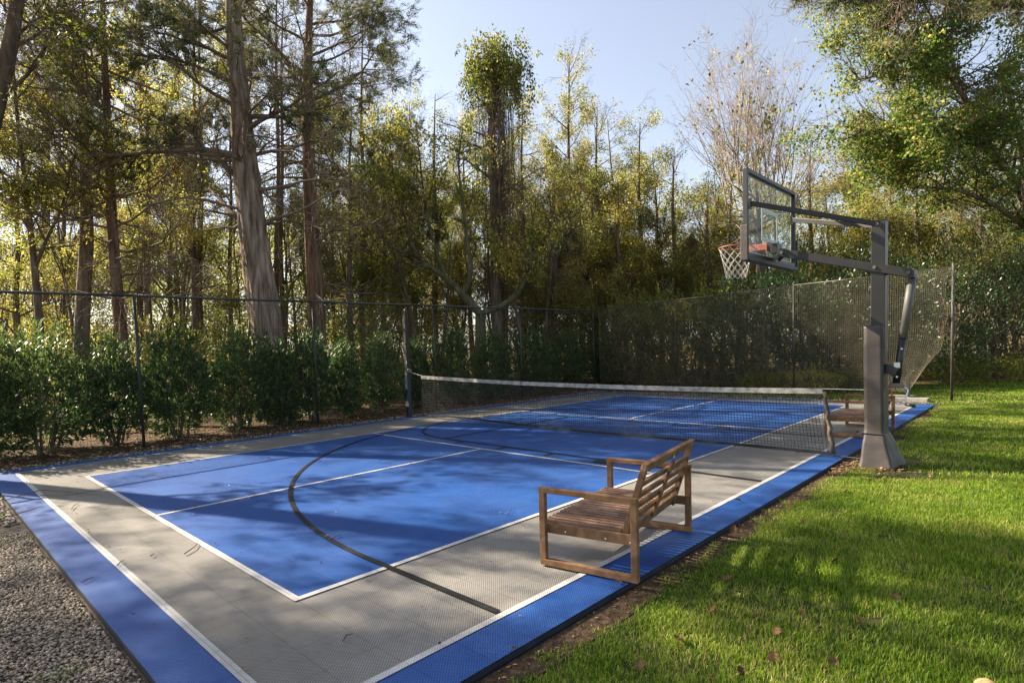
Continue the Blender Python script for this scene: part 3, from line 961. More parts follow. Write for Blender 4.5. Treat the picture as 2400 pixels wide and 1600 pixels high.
def grow(R, wood, tw, p, d, L, r, lvl, S):
    """S: dict of per-level lists. Recursive crooked branch."""
    crook = S['crook'][lvl]; up = S['up'][lvl]
    last = lvl >= S['depth']
    st = S['step'][lvl]
    n = max(2, int(L / st))
    st = L / n
    kids = S['kids'][lvl]
    start = S['start'][lvl]
    rr = r
    for i in range(n):
        t = (i + 1) / n
        d = vn((d[0] + R.gauss(0, crook), d[1] + R.gauss(0, crook), d[2] + R.gauss(0, crook * .8) + up))
        q = (p[0] + d[0] * st, p[1] + d[1] * st, p[2] + d[2] * st)
        r1 = r * (1 - .8 * t) + .0015
        if lvl < S.get('nowood', 9): wood.seg(p, q, rr, r1)
        if lvl >= S['leaf_from'] and t > .15:
            tw.append(p + q)
        if not last and t > start:
            k = kids * st
            k = int(k) + (R.random() < k - int(k))
            for _ in range(k):
                ang = R.uniform(*S['angle'][lvl])
                # random direction at that angle from d
                a = (R.gauss(0, 1), R.gauss(0, 1), R.gauss(0, 1) * S.get('zflat', 1.0))
                dt = a[0] * d[0] + a[1] * d[1] + a[2] * d[2]
                s_ = vn((a[0] - d[0] * dt, a[1] - d[1] * dt, a[2] - d[2] * dt))
                c, sn = cos(ang), sin(ang)
                nd = (d[0] * c + s_[0] * sn, d[1] * c + s_[1] * sn, d[2] * c + s_[2] * sn)
                grow(R, wood, tw, q, nd, L * S['ratio'][lvl] * R.uniform(.6, 1.1) * (1.15 - .6 * t), max(r1 * .62, .003), lvl + 1, S)
        p = q; rr = r1


SPREADING = dict(depth=3, leaf_from=2, crook=[.14, .2, .28, .3], up=[.05, .03, .01, -.02], step=[.35, .28, .22, .18], kids=[3.2, 4.6, 6.0, 0],
                 start=[.2, .12, .1, 0], angle=[(.5, 1.1), (.5, 1.1), (.4, 1.1)], ratio=[.62, .58, .5], nowood=3)
CEDARY = dict(depth=3, leaf_from=2, crook=[.13, .2, .25, .3], up=[.015, .03, .02, .02], step=[.3, .25, .18, .12], kids=[4.2, 7.0, 8.0, 0],
              start=[.25, .15, .1, 0], angle=[(.5, 1.1), (.4, 1.0), (.3, .9)], ratio=[.5, .48, .5], nowood=3)
BARE = dict(depth=3, leaf_from=3, crook=[.2, .28, .35, .4], up=[0, -.01, -.03, -.05], step=[.3, .25, .2, .15], kids=[2.8, 3.6, 3.4, 0],
            start=[.1, .1, .1, 0], angle=[(.4, 1.2), (.4, 1.2), (.4, 1.2)], ratio=[.5, .5, .5])
UPRIGHT = dict(depth=3, leaf_from=2, crook=[.07, .1, .14, .2], up=[.08, .08, .06, .03], step=[.4, .35, .28, .2], kids=[3.0, 4.2, 6.0, 0],
               start=[.15, .1, .1, 0], angle=[(.25, .7), (.25, .7), (.3, .9)], ratio=[.6, .58, .5], nowood=3)


def spec(base, **kw):
    s = dict(base); s.update(kw); return s


TW_BARE = dict(depth=2, leaf_from=9, crook=[.16, .24, .3], up=[.02, .0, -.02], step=[.13, .11, .09], kids=[9.0, 7.0, 0],
               start=[.08, .1, 0], angle=[(.4, 1.1), (.4, 1.1)], ratio=[.55, .5])


def twig_geo(seed, L, S):
    R = random.Random(seed * 7 + 1); w_ = Wood(); junk = []
    grow(R, w_, junk, (0, 0, 0), (1, 0, 0), L, .006, 0, S)
    for k in range(len(w_.ra)): w_.ra[k] = max(w_.ra[k] * .9, .0022); w_.rb[k] = max(w_.rb[k] * .9, .0018)
    return w_.arrays()


def trunk_loft(name, pts, radii, mat, parent, sides=14, rings=24, ridge=.12, seed=0, **kw):
    """Smooth lofted trunk with ridged bark relief and a flared foot."""
    P = np.array(pts, float); R_ = np.array(radii, float)
    t = np.linspace(0, 1, len(P)); tt = np.linspace(0, 1, rings)
    C = np.stack([np.interp(tt, t, P[:, k]) for k in range(3)], axis=1)
    for _ in range(2):
        C[1:-1] = (C[:-2] + 2 * C[1:-1] + C[2:]) / 4
    rr = np.interp(tt, t, R_)
    vs = []
    for i in range(rings):
        d = C[min(i + 1, rings - 1)] - C[max(i - 1, 0)]; d /= np.linalg.norm(d)
        s1 = np.cross(d, [0, 1, 0]); s1 /= np.linalg.norm(s1); s2 = np.cross(d, s1)
        for k in range(sides):
            a = 2 * pi * k / sides
            z = C[i][2]
            g = noise.noise(Vector((cos(a) * 3.2 + seed, sin(a) * 3.2, z * .55))) + .6 * noise.noise(Vector((cos(a) * 8 + seed, sin(a) * 8, z * 1.6)))
            g2 = max(0, noise.noise(Vector((cos(a) * 1.2, sin(a) * 1.2 + seed, z * 1.1))) - .35) * 1.2
            f_ = 1 + ridge * g + g2 * ridge * 2.2
            vs.append(C[i] + (s1 * cos(a) + s2 * sin(a)) * rr[i] * f_)
    i = (np.arange(rings - 1) * sides)[:, None]; q = np.arange(sides)[None, :]
    F = np.stack([i + q, i + (q + 1) % sides, i + (q + 1) % sides + sides, i + q + sides], axis=2).reshape(-1, 4)
    return obj(name, mesh_np(name, np.array(vs), F, smooth=True), mat, parent, **kw)


def interp_path(P, t):
    P = np.array(P); x = t * (len(P) - 1); i = min(int(x), len(P) - 2); f_ = x - i
    return P[i] * (1 - f_) + P[i + 1] * f_


def make_tree(name, label, cat, path, radii, limbs, S, bark, leaf, per_m, ln, wd, seed, group=None, sides=12, rings=22, ridge=.10,
              spread=.06, droop=.3, along=.5, flat=.4, twigmat=None, extra_tw=None, leaf_cut=None, extra=None, cap=None, nleaf=None, rad_=None, twigs=160, twig_len=.9, twig_z=0.0, clump=.85):
    """path: trunk points (world). limbs: list of (t on trunk, azimuth or None, elevation, length, radius)."""
    base = np.array(path[0])
    root = empty(name, tuple(base), label=label, cat=cat, group=group)
    R = random.Random(seed); rs = np.random.default_rng(seed)
    loc = [np.array(p) - base for p in path]
    trunk_loft('trunk', loc, radii, bark, root, sides=sides, rings=rings, ridge=ridge, seed=seed)
    wood = Wood(); tw = []
    for (t, az, el, L, r) in limbs:
        p = interp_path(loc, t)
        if az is None: az = R.uniform(0, 2 * pi)
        d = (cos(az) * cos(el), sin(az) * cos(el), sin(el))
        grow(R, wood, tw, tuple(p), d, L, r, 0, S)
    if extra:
        extra(R, wood, tw, loc)
    if wood.a:
        obj('branches', wood.mesh('branches'), twigmat or bark, root)
    if twigs and wood.a:
        A = np.array(wood.a); B = np.array(wood.b); ra = np.array(wood.ra)
        w_ = np.linalg.norm(B - A, axis=1) * (ra < .05) * (A[:, 2] > twig_z); w_ = w_ / w_.sum()
        k = rs.choice(len(A), twigs, p=w_)
        Pt = A[k] + (B[k] - A[k]) * rs.random((twigs, 1))
        D = unit(unit(B[k] - A[k]) + rs.normal(size=(twigs, 3)) * .55)
        tv, tf = twig_geo(seed, twig_len, TW_BARE)
        rot = np.stack([rs.uniform(0, 6.28, twigs), -np.arcsin(np.clip(D[:, 2], -1, 1)), np.arctan2(D[:, 1], D[:, 0])], 1)
        scatter_obj('twigs', tv, tf, None, Pt, rot, rs.uniform(.5, 1.2, twigs)[:, None] * np.ones((1, 3)), twigmat or bark, np.zeros(len(tf)), parent=root, kind='stuff')
    if per_m and tw:
        T = np.array(tw)
        if leaf_cut is not None: T = T[leaf_cut(T, rs)]
        seg = T[:, 3:] - T[:, :3]; Ls = np.linalg.norm(seg, axis=1)
        idx = np.repeat(np.arange(len(T)), rs.poisson(Ls * per_m / (1.9 if leaf is M['cedar'] else 2.3)))
        P = T[idx, :3] + seg[idx] * rs.random((len(idx), 1)) + rs.normal(size=(len(idx), 3)) * (spread if leaf is M['cedar'] else spread + .10)
        STATS.append((name, len(P), len(wood.a)))
        kp = np.array([noise.noise(Vector(tuple(q * clump + 17.0 * seed))) for q in P]) > -.02
        P = P[kp]; idx = idx[kp]
        nd = leaf is M['cedar']
        crown_obj(P, unit(seg[idx]), 'needle' if nd else 'leaf', ln, wd, nleaf or (40 if nd else 18), rad_ or (.20 if nd else .16 + ln), leaf, root, rs)
    return root


STATS = []


def limb_set(R, n, t0, t1, l0, l1, r, el=(.0, .5), az=None, taper=1.0):
    out = []
    for i in range(n):
        f_ = (i + R.random()) / n
        t = t0 + (t1 - t0) * f_
        L = (l0 + (l1 - l0) * f_) * R.uniform(.75, 1.15)
        a = R.uniform(0, 2 * pi) if az is None else R.choice(az) + R.gauss(0, .45)
        out.append((t, a, R.uniform(*el), L, r * (1 - .5 * f_) * R.uniform(.7, 1.1)))
    return out


def copy_tree(root, loc, rz, sc, **kw):
    c = root.copy(); COL.objects.link(c); c.location = loc; c.rotation_euler = (0, 0, rz); c.scale = (sc, sc, sc)
    for k in ('label', 'category', 'group'):
        if k in c: del c[k]
    tag(c, **kw)
    for ch in root.children:
        d = ch.copy(); COL.objects.link(d); d.parent = c
    return c


LEFT_AZ = math.atan2(-RIGHT[1], -RIGHT[0])      # world azimuth that points to the picture's left
RIGHT_AZ = math.atan2(RIGHT[1], RIGHT[0])
TOWARD = math.atan2(-FWD[1], -FWD[0])
# ================================================================ SHRUBS
def in_poly(x, y, poly_):
    c = np.zeros(len(x), bool); n = len(poly_)
    for i in range(n):
        x1, y1 = poly_[i]; x2, y2 = poly_[(i + 1) % n]
        cond = ((y1 > y) != (y2 > y)) & (x < (x2 - x1) * (y - y1) / (y2 - y1 + 1e-12) + x1)
        c ^= cond
    return c


def make_shrub(name, label, cat, pos, rx, ry, h, leaf, n, ln, wd, seed, group=None, shoots=20, z0=.12, core=.5, up=.6, stemmat=None, shoot_len=.4,
               nstem=7, lump=.35, boxy=.8):
    root = empty(name, (pos[0], pos[1], GZ), label=label, cat=cat, group=group)
    rs = np.random.default_rng(seed); R = random.Random(seed)
    # directions over the ellipsoid, lumpy radius
    D = unit(rs.normal(size=(n, 3)))
    ph = rs.uniform(0, 6, 6)
    rad_ = 1 + lump * (.5 * np.sin(D[:, 0] * 4.1 + ph[0]) * np.sin(D[:, 1] * 3.7 + ph[1]) + .35 * np.sin(D[:, 2] * 6.3 + ph[2] + D[:, 0] * 3) + .3 * np.sin(D[:, 1] * 8.1 + ph[3]) * np.sin(D[:, 0] * 9 + ph[4]))
    u = core + (1 - core) * rs.random(n) ** .55
    E_ = np.sign(D) * np.abs(D) ** boxy
    P = E_ * (rad_ * u)[:, None] * np.array([rx, ry, h / 2]) + np.array([0, 0, h / 2 + z0])
    # gather leaves toward clump centres so gaps and dark holes appear
    nc = max(20, n // 55)
    C = P[rs.permutation(n)[:nc]]
    near = rs.integers(0, nc, n)
    blk = 1500
    for s in range(0, n, blk):
        d2 = ((P[s:s + blk, None] - C[None]) ** 2).sum(-1)
        near[s:s + blk] = d2.argmin(1)
    P = P + (C[near] - P) * rs.uniform(.1, .5, (n, 1))
    keep = P[:, 2] > .05
    P = P[keep]; out = unit(P - np.array([0, 0, h * .35]))
    A = unit(out * 1.0 + np.array([0, 0, up]) + rs.normal(size=P.shape) * .6)
    Nn = unit(rs.normal(size=P.shape) * .8 + np.array([0, 0, 1.0]) + out * .3)
    s = rs.uniform(.6, 1.2, len(P))
    Ls, Ws = ln * s, wd * s
    if shoots:
        tw = []
        for i in range(shoots):
            a = R.uniform(0, 2 * pi); q = R.uniform(.1, .85)
            p0 = np.array([rx * q * cos(a), ry * q * sin(a), z0 + h * (.86 + .1 * (1 - q))])
            e = p0 + np.array([R.gauss(0, .12), R.gauss(0, .12), 1]) * shoot_len * R.uniform(.5, 1.2)
            tw.append(tuple(p0) + tuple(e))
        T = np.array(tw); idx = np.repeat(np.arange(len(T)), 16); m = len(idx)
        t = np.tile(np.linspace(0, 1, 16), len(T))[:, None]
        Ps = T[idx, :3] + (T[idx, 3:] - T[idx, :3]) * t
        az = np.tile(np.arange(16) * 2.4, len(T)) + rs.random(m) * .5
        As = unit(np.stack([np.cos(az), np.sin(az), .55 + .9 * t[:, 0]], axis=1))
        Ns = unit(np.stack([-np.cos(az) * .6, -np.sin(az) * .6, np.ones(m)], axis=1))
        P = np.concatenate([P, Ps]); A = np.concatenate([A, As]); Nn = np.concatenate([Nn, Ns])
        Ls = np.concatenate([Ls, np.full(m, ln * 1.15)]); Ws = np.concatenate([Ws, np.full(m, wd * .9)])
    STATS.append((name, len(P), 0))
    obj('foliage', leaf_mesh('foliage', P, A, Nn, Ls, Ws, rs), leaf, root)
    wood = Wood(); tw = []
    for i in range(nstem):
        a = R.uniform(0, 2 * pi); q = R.uniform(0, .25)
        d = vn((cos(a) * .35 * rx, sin(a) * .35 * ry, h * .5))
        grow(R, wood, tw, (rx * q * cos(a), ry * q * sin(a), 0.0), d, h * .75, .016 + .006 * h, 1, UPRIGHT)
    obj('stems', wood.mesh('stems'), stemmat or M['twig'], root)
    return root


hedge = [  # px centre, half width px, top z, label
    (-60, 110, 1.75, 'cherry laurel cut off by the picture edge, first in the hedge row'),
    (85, 125, 1.82, 'broad dark cherry laurel between the picture edge and the nearest fence post'),
    (262, 62, 1.62, 'narrow cherry laurel just before the nearest fence post'),
    (412, 78, 1.78, 'full rounded cherry laurel just after the nearest fence post'),
    (556, 84, 1.72, 'wide cherry laurel in front of the thick cedar trunk'),
    (655, 45, 1.45, 'low dark cherry laurel to the right of the thick cedar trunk'),
    (728, 46, 1.70, 'cherry laurel with pale upright shoots in front of the reddish cedar'),
    (806, 38, 1.42, 'small dark cherry laurel after the second fence post'),
    (890, 45, 1.62, 'cherry laurel with long upright shoots beside the tall net post'),
    (978, 34, 1.45, 'cherry laurel behind the net winch and post'),
    (1065, 56, 1.72, 'dark cherry laurel just past the tall net post'),
    (1160, 50, 1.72, 'dark cherry laurel in front of the vine covered tree'),
    (1250, 46, 1.72, 'cherry laurel two plants before the fence corner'),
    (1335, 48, 1.70, 'leafy cherry laurel just before the fence corner'),
    (1418, 46, 1.55, 'cherry laurel behind the fence corner'),
]


def on_line(px, X):
    """Ground point where photo column px meets the line x = X."""
    d = FWD + RIGHT * (px - CXP) / FPX
    t = (X - CAM[0]) / d[0]
    return np.array([X, CAM[1] + t * d[1], 0]), t


for i, (px, hw, zt, lab) in enumerate(hedge):
    p, dep = on_line(px, -6.55 + .12 * sin(i * 2.7))
    r = hw / FPX * dep
    make_shrub('cherry_laurel', lab, 'shrub', p, r * .88 + .08, r * 1.02, zt, M['laurel'], int(5600 + 2600 * (hw > 70)), .105, .038, 100 + i, group='laurel hedge row behind the fence',
               shoots=46, z0=.07, boxy=.85, core=.35, lump=.40, shoot_len=.5)


def shrub_at(px, d, wpx, ztop, label, leaf, n, ln, wd, seed, name='woodland_shrub', cat='shrub', group='shrubs in the undergrowth', **kw):
    p = foot(px, d); r = wpx / 2 / FPX * d
    return make_shrub(name, label, cat, p, r, r * .8, ztop, leaf, n, ln, wd, seed, group=group, **kw)


UG = dict(shoots=10, z0=.0, core=.25, lump=.6)
# undergrowth beyond the hedge, lit from behind
for k, (px, d, wp, zt, lf, lab) in enumerate([
    (20, 17, 260, 2.6, 'leaf_yellow', 'yellow green bush glowing behind the first laurels'),
    (200, 21, 230, 3.0, 'leaf_yellow', 'tall yellow bush between two dark trunks'),
    (330, 18, 210, 2.7, 'leaf_olive', 'olive bush behind the slim straight trunk'),
    (470, 19, 240, 3.0, 'leaf_yellow', 'yellow green bush to the left of the thick cedar trunk'),
    (100, 25, 260, 3.4, 'leaf_yellow', 'tall yellow bush far behind the second laurel'),
    (410, 26, 260, 3.2, 'leaf_yellow', 'yellow bush far behind the fourth laurel'),
    (560, 27, 240, 3.4, 'leaf_yellow', 'yellow bush far behind the massive cedar trunk'),
    (700, 24, 240, 3.3, 'leaf_olive', 'olive bush right of the massive cedar trunk'),
    (790, 28, 220, 3.3, 'leaf_yellow', 'yellow bush far behind the reddish cedar'),
    (-60, 22, 240, 3.2, 'leaf_yellow', 'yellow bush cut off by the left picture edge'),
    (860, 20, 210, 3.3, 'leaf_green', 'dark green bush behind the tall net post'),
    (960, 24, 190, 3.6, 'leaf_green', 'green bush under the curved bare limbs'),
    (1050, 26, 200, 3.4, 'leaf_yellow', 'yellow bush left of the vine covered trunk'),
    (1240, 25, 210, 3.4, 'leaf_yellow', 'yellow green bush right of the vine covered trunk'),
    (1340, 26, 210, 3.2, 'leaf_yellow', 'low yellow bush behind the fence corner'),
]):
    shrub_at(px, d, wp, zt, lab, M[lf], 5200, .10, .055, 300 + k, **UG)

# evergreen and leafy mass behind the back netting
for k, (px, d, wp, zt, lf, ln, lab) in enumerate([
    (1500, 22.0, 190, 3.1, 'leaf_olive', .10, 'sunlit leafy shrub just right of the fence corner'),
    (1620, 20.5, 240, 3.6, 'leaf_green', .10, 'large sunlit shrub with layered sprays behind the tan netting'),
    (1760, 19.0, 260, 3.5, 'leaf_dark', .10, 'dark shrub mass behind the middle of the tan netting'),
    (1905, 18.5, 260, 3.8, 'leaf_dark', .10, 'tall dark shrub left of the hoop post behind the netting'),
    (2060, 18.5, 270, 3.8, 'leaf_dark', .10, 'tall dark shrub behind the hoop post and netting'),
    (2210, 19.5, 230, 4.2, 'leaf_dark', .09, 'dark evergreen behind the end post of the netting'),
    (2345, 20.5, 260, 5.0, 'leaf_dark', .09, 'tall dark evergreen right of the end post, layered branches'),
    (2500, 22.0, 260, 5.2, 'leaf_dark', .09, 'dark evergreen cut off by the right picture edge'),
    (1420, 25.0, 230, 4.2, 'leaf_olive', .11, 'olive shrub rising behind the fence corner'),
    (1560, 26.0, 280, 5.0, 'leaf_olive', .11, 'tall olive shrub behind the sunlit sprays'),
    (1730, 25.0, 300, 5.4, 'leaf_green', .11, 'tall green shrub under the bare twiggy tree'),
    (1900, 24.5, 300, 5.6, 'leaf_dark', .11, 'high dark green shrub behind the backboard'),
    (2080, 24.5, 300, 5.6, 'leaf_green', .11, 'high green shrub right of the hoop arm'),
    (2260, 25.0, 300, 6.0, 'leaf_dark', .11, 'high dark shrub under the large maple'),
]):
    shrub_at(px, d, wp, zt, lab, M[lf], 9500, ln, ln * .52, 400 + k, name='tall_shrub', group='shrub border behind the back netting', shoots=14, z0=.0, core=.3, lump=.55, boxy=.75)
for k, (px, d, wp, zt, lf, lab) in enumerate([
    (1790, 17.6, 130, .62, 'leaf_olive', 'small olive bush at the foot of the netting, left one of two'),
    (1905, 17.2, 130, .74, 'leaf_yellow', 'small bright yellow green bush behind the netting beside a thin post'),
    (2010, 17.4, 110, .66, 'leaf_green', 'small green bush behind the netting beside the hoop padding'),
    (2240, 18.4, 150, .85, 'leaf_green', 'low green bush right of the end post at the lawn edge'),
    (2340, 18.8, 160, .85, 'leaf_green', 'low green bush at the lawn edge under the dark evergreen'),
    (2450, 19.0, 170, .9, 'leaf_green', 'low bush at the lawn edge by the right picture edge'),
]):
    shrub_at(px, d, wp, zt, lab, M[lf], 2600, .075, .035, 450 + k, name='low_shrub', group='low bushes at the lawn edge', shoots=8, z0=.0, core=.3, nstem=4, shoot_len=.2)

# ================================================================ TREES
def P_(d, *pp):
    """Trunk path through photo points at distance d; the first point is put on the ground."""
    out = [at(px, py, d) for px, py in pp]
    f0 = out[0]; out[0] = np.array([f0[0], f0[1], GZ])
    return out


cutlow = lambda zmin: (lambda T, rs: (T[:, 2] > zmin + rs.normal(size=len(T)) * .5))
L_, R__, T_ = LEFT_AZ, RIGHT_AZ, TOWARD
Rg = random.Random(77)


def cedar1(R, wood, tw, loc):
    # dead crooked limbs low on the trunk
    for t, az, el, L, r in ((.34, L_, .25, 2.6, .075), (.42, L_, .35, 2.4, .065), (.33, R__, .35, 2.4, .06), (.40, R__, .12, 2.3, .055), (.41, R__, .9, 3.0, .06),
                            (.37, L_ + .6, .0, 2.2, .04), (.45, T_, .2, 1.8, .04), (.48, L_ - .4, .1, 2.8, .05), (.47, R__ + .4, .2, 2.8, .05), (.3, L_ + .3, -.1, 1.4, .03)):
        junk = []
        grow(R, wood, junk, tuple(interp_path(loc, t)), (cos(az) * cos(el), sin(az) * cos(el), sin(el)), L, r, 0, BARE)


make_tree('cedar_tree', 'massive old cedar with a thick pale fluted trunk just behind the hedge', 'tree',
          P_(14.0, (655, 965), (634, 830), (612, 680), (592, 540), (577, 400), (562, 250), (550, 100), (545, -30), (541, -120), (540, -220)),
          [.40, .355, .34, .315, .29, .23, .19, .15, .09, .02],
          limb_set(Rg, 10, .44, .78, 3.8, 2.4, .075, el=(-.05, .45), az=[L_, L_, L_, R__, T_]) + limb_set(Rg, 7, .46, .74, 1.7, 1.2, .04, el=(-.1, .4), az=[T_, T_ + .6, T_ - .6]) + limb_set(Rg, 5, .78, .98, 1.6, .8, .05, el=(.1, .6)),
          CEDARY, M['bark_cedar'], M['cedar'], 13, .11, .018, 11, twigs=320, twig_len=.8, sides=56, rings=120, ridge=.12, spread=.035, along=1.2, droop=-.15, flat=.1, twigmat=M['twig'],
          extra=cedar1, cap=80000)


def cedar2(R, wood, tw, loc):
    for i in range(26):
        junk = []
        t = R.uniform(.2, .7); az = R.uniform(0, 2 * pi); el = R.uniform(-.4, .5)
        grow(R, wood, junk, tuple(interp_path(loc, t)), (cos(az) * cos(el), sin(az) * cos(el), sin(el)), R.uniform(1.5, 2.8), .035, 0, BARE)


make_tree('cedar_tree', 'reddish barked cedar standing right behind the massive one', 'tree',
          P_(17.0, (748, 930), (744, 800), (738, 650), (728, 480), (722, 330), (720, 180), (724, 60), (728, -50), (732, -160)),
          [.27, .245, .23, .20, .17, .14, .11, .08, .02],
          limb_set(Rg, 13, .54, .88, 3.3, 2.4, .06, el=(-.1, .45), az=[R__, R__, R__ + .3, T_, L_]) + limb_set(Rg, 3, .85, .98, 1.8, 1.0, .045, el=(.1, .6), az=[R__, L_]),
          CEDARY, M['bark_red'], M['cedar'], 12, .11, .018, 12, twigs=280, twig_len=.9, sides=26, rings=50, ridge=.08, spread=.035, along=1.2, droop=-.15, flat=.1, twigmat=M['twig'], extra=cedar2, cap=70000)

make_tree('cedar_tree', 'slim brown trunk with many dead side branches, third from the left edge', 'tree',
          P_(14.5, (292, 940), (285, 790), (272, 660), (262, 520), (258, 400), (250, 250), (243, 100), (238, -60), (236, -200)),
          [.16, .145, .135, .12, .11, .09, .07, .04, .015],
          limb_set(Rg, 15, .48, .95, 2.9, 1.6, .045, el=(-.1, .4), az=[L_, R__, T_, L_]),
          CEDARY, M['bark_red'], M['cedar'], 12, .10, .016, 13, twigs=450, twig_len=.9, sides=16, rings=40, ridge=.08, spread=.035, along=1.2, droop=-.1, flat=.1, twigmat=M['twig'],
          extra=cedar2, cap=42000)

make_tree('broadleaf_tree', 'dark straight trunk bending left near its top, second from the left edge', 'tree',
          P_(15.0, (183, 950), (190, 830), (196, 690), (205, 560), (200, 420), (196, 280), (184, 130), (150, 10), (120, -120), (100, -260)),
          [.2, .175, .165, .15, .13, .11, .09, .07, .05, .02],
          limb_set(Rg, 15, .35, .98, 2.6, 1.8, .045, el=(.1, .9)), SPREADING, M['bark_dark'], M['leaf_yellow'], 14, .07, .045, 14, twigs=300, sides=14, rings=30, twigmat=M['bark_dark'], cap=9000)

make_tree('broadleaf_tree', 'thin forked tree by the left edge with yellow green leaves', 'tree',
          P_(14.0, (98, 940), (95, 780), (82, 640), (72, 540), (60, 430), (42, 300), (30, 150), (22, 0)),
          [.10, .085, .075, .065, .05, .04, .03, .012],
          [(.3, R__, 1.1, 3.2, .05), (.42, L_, .9, 3.0, .04)] + limb_set(Rg, 12, .35, .98, 2.0, 1.4, .03, el=(.2, 1.0)),
          SPREADING, M['bark_dark'], M['leaf_yellow'], 24, .075, .048, 15, twigs=250, cap=14000)

make_tree('broadleaf_tree', 'leaning ivy clad trunk crossing the top left corner', 'tree',
          P_(12.0, (-150, 1000), (-110, 700), (-60, 430), (-10, 250), (22, 120), (40, 0), (60, -150), (80, -300)),
          [.22, .2, .18, .16, .14, .12, .08, .03],
          limb_set(Rg, 12, .45, .98, 2.6, 1.6, .045, el=(.1, .9)), SPREADING, M['bark_dark'], M['leaf_green'], 14, .075, .05, 16, cap=16000)

# light, bare and half bare trees in the wood behind the cedars
for k, (px, d, top, lf, lab, nl, cp) in enumerate([
    (345, 19.0, 60, 'leaf_yellow', 'thin yellowing tree between the slim trunk and the massive cedar', 14, 15000),
    (455, 21.0, -60, 'leaf_yellow', 'thin yellowing tree just left of the massive cedar', 15, 16000),
    (40, 20.0, 330, 'leaf_yellow', 'small glowing yellow tree low at the left edge', 12, 13000),
    (150, 24.0, 120, 'leaf_olive', 'tall sparse tree behind the two left trunks', 13, 10000),
    (820, 21.0, 250, 'leaf_green', 'dense green tree to the right of the reddish cedar', 18, 22000),
    (900, 24.0, 330, 'leaf_olive', 'olive tree behind the tall net post', 14, 15000),
    (660, 24.0, -20, 'leaf_olive', 'olive tree seen between the two cedars', 14, 14000),
    (540, 27.0, 200, 'leaf_yellow', 'yellow tree behind the massive cedar trunk', 18, 12000),
    (100, 27.0, 215, 'leaf_olive', 'tall leafy tree behind the forked one at the left edge', 20, 12000),
    
    (400, 27.0, 200, 'leaf_olive', 'tall olive tree seen between slim trunk and massive cedar, farther back', 20, 12000),
    
    (780, 28.0, 170, 'leaf_green', 'tall green tree just right of the reddish cedar, farther back', 22, 12000),
    (870, 28.0, 260, 'leaf_olive', 'tall olive tree at the right edge of the dark cedars, farther back', 20, 12000),
]):
    z1 = lambda f_: 950 + (top - 950) * f_
    make_tree('woodland_tree', lab, 'tree', P_(d, (px + 8, z1(0)), (px + 4, z1(.2)), (px - 4, z1(.4)), (px + 3, z1(.6)), (px - 2, z1(.8)), (px + 5, z1(1))),
              [.13, .11, .09, .07, .045, .015], limb_set(Rg, nl, .22, .97, 3.0, 1.4, .04, el=(.2, 1.0)), SPREADING, M['bark_dark'], M[lf], 26, .07, .042, 30 + k,
              group='trees of the wood beyond the hedge', cap=cp)


for k, (px, d, lab) in enumerate([(110, 26.0, 'tall feathery evergreen far back at the left edge'), (330, 25.0, 'tall feathery evergreen far back behind the slim trunk'),
                                  (470, 26.5, 'tall feathery evergreen far back just left of the massive cedar'), (650, 27.0, 'tall feathery evergreen far back between the two cedars'),
                                  (850, 26.0, 'tall feathery evergreen far back to the right of the reddish cedar')]):
    tp = -120 if px < 800 else 60
    z1 = lambda f_: 930 + (tp - 930) * f_
    make_tree('cedar_tree', lab, 'tree', P_(d, (px + 6, z1(0)), (px - 4, z1(.25)), (px + 4, z1(.5)), (px - 4, z1(.75)), (px, z1(1))), [.14, .12, .09, .06, .02],
              limb_set(Rg, 26, .42, .98, 3.4, 1.4, .05, el=(-.1, .45)), CEDARY, M['bark_red'], M['cedar'], 15, .15, .028, 150 + k, rad_=.26, spread=.05, along=1.2,
              twigmat=M['twig'], twigs=400, group='tall evergreens far behind the hedge')


# vine covered dead tree with a green mop on top
def vines(R, wood, tw, loc):
    for i in range(330):
        t = R.uniform(.3, .93); p = interp_path(loc, t)
        a = R.uniform(0, 2 * pi); r = abs(R.gauss(.1, .38)) + .1
        if R.random() < .6: a = RIGHT_AZ + R.gauss(0, .8)
        x, y, z = p[0] + cos(a) * r, p[1] + sin(a) * r, p[2]
        L = R.uniform(1.5, 5.5); n = int(L / .35)
        for j in range(n):
            q = (x + R.gauss(0, .035), y + R.gauss(0, .035), z - .35)
            if q[2] < .3: break
            wood.seg((x, y, z), q, .011, .010)
            x, y, z = q
    for i in range(26):                                   # tangles
        t = R.uniform(.2, .55); p = interp_path(loc, t)
        az = RIGHT_AZ + R.gauss(0, .7) if R.random() < .7 else R.uniform(0, 2 * pi)
        junk = []
        grow(R, wood, junk, tuple(p), (cos(az), sin(az), R.uniform(-.5, .4)), R.uniform(1.0, 2.2), .03, 0, BARE)


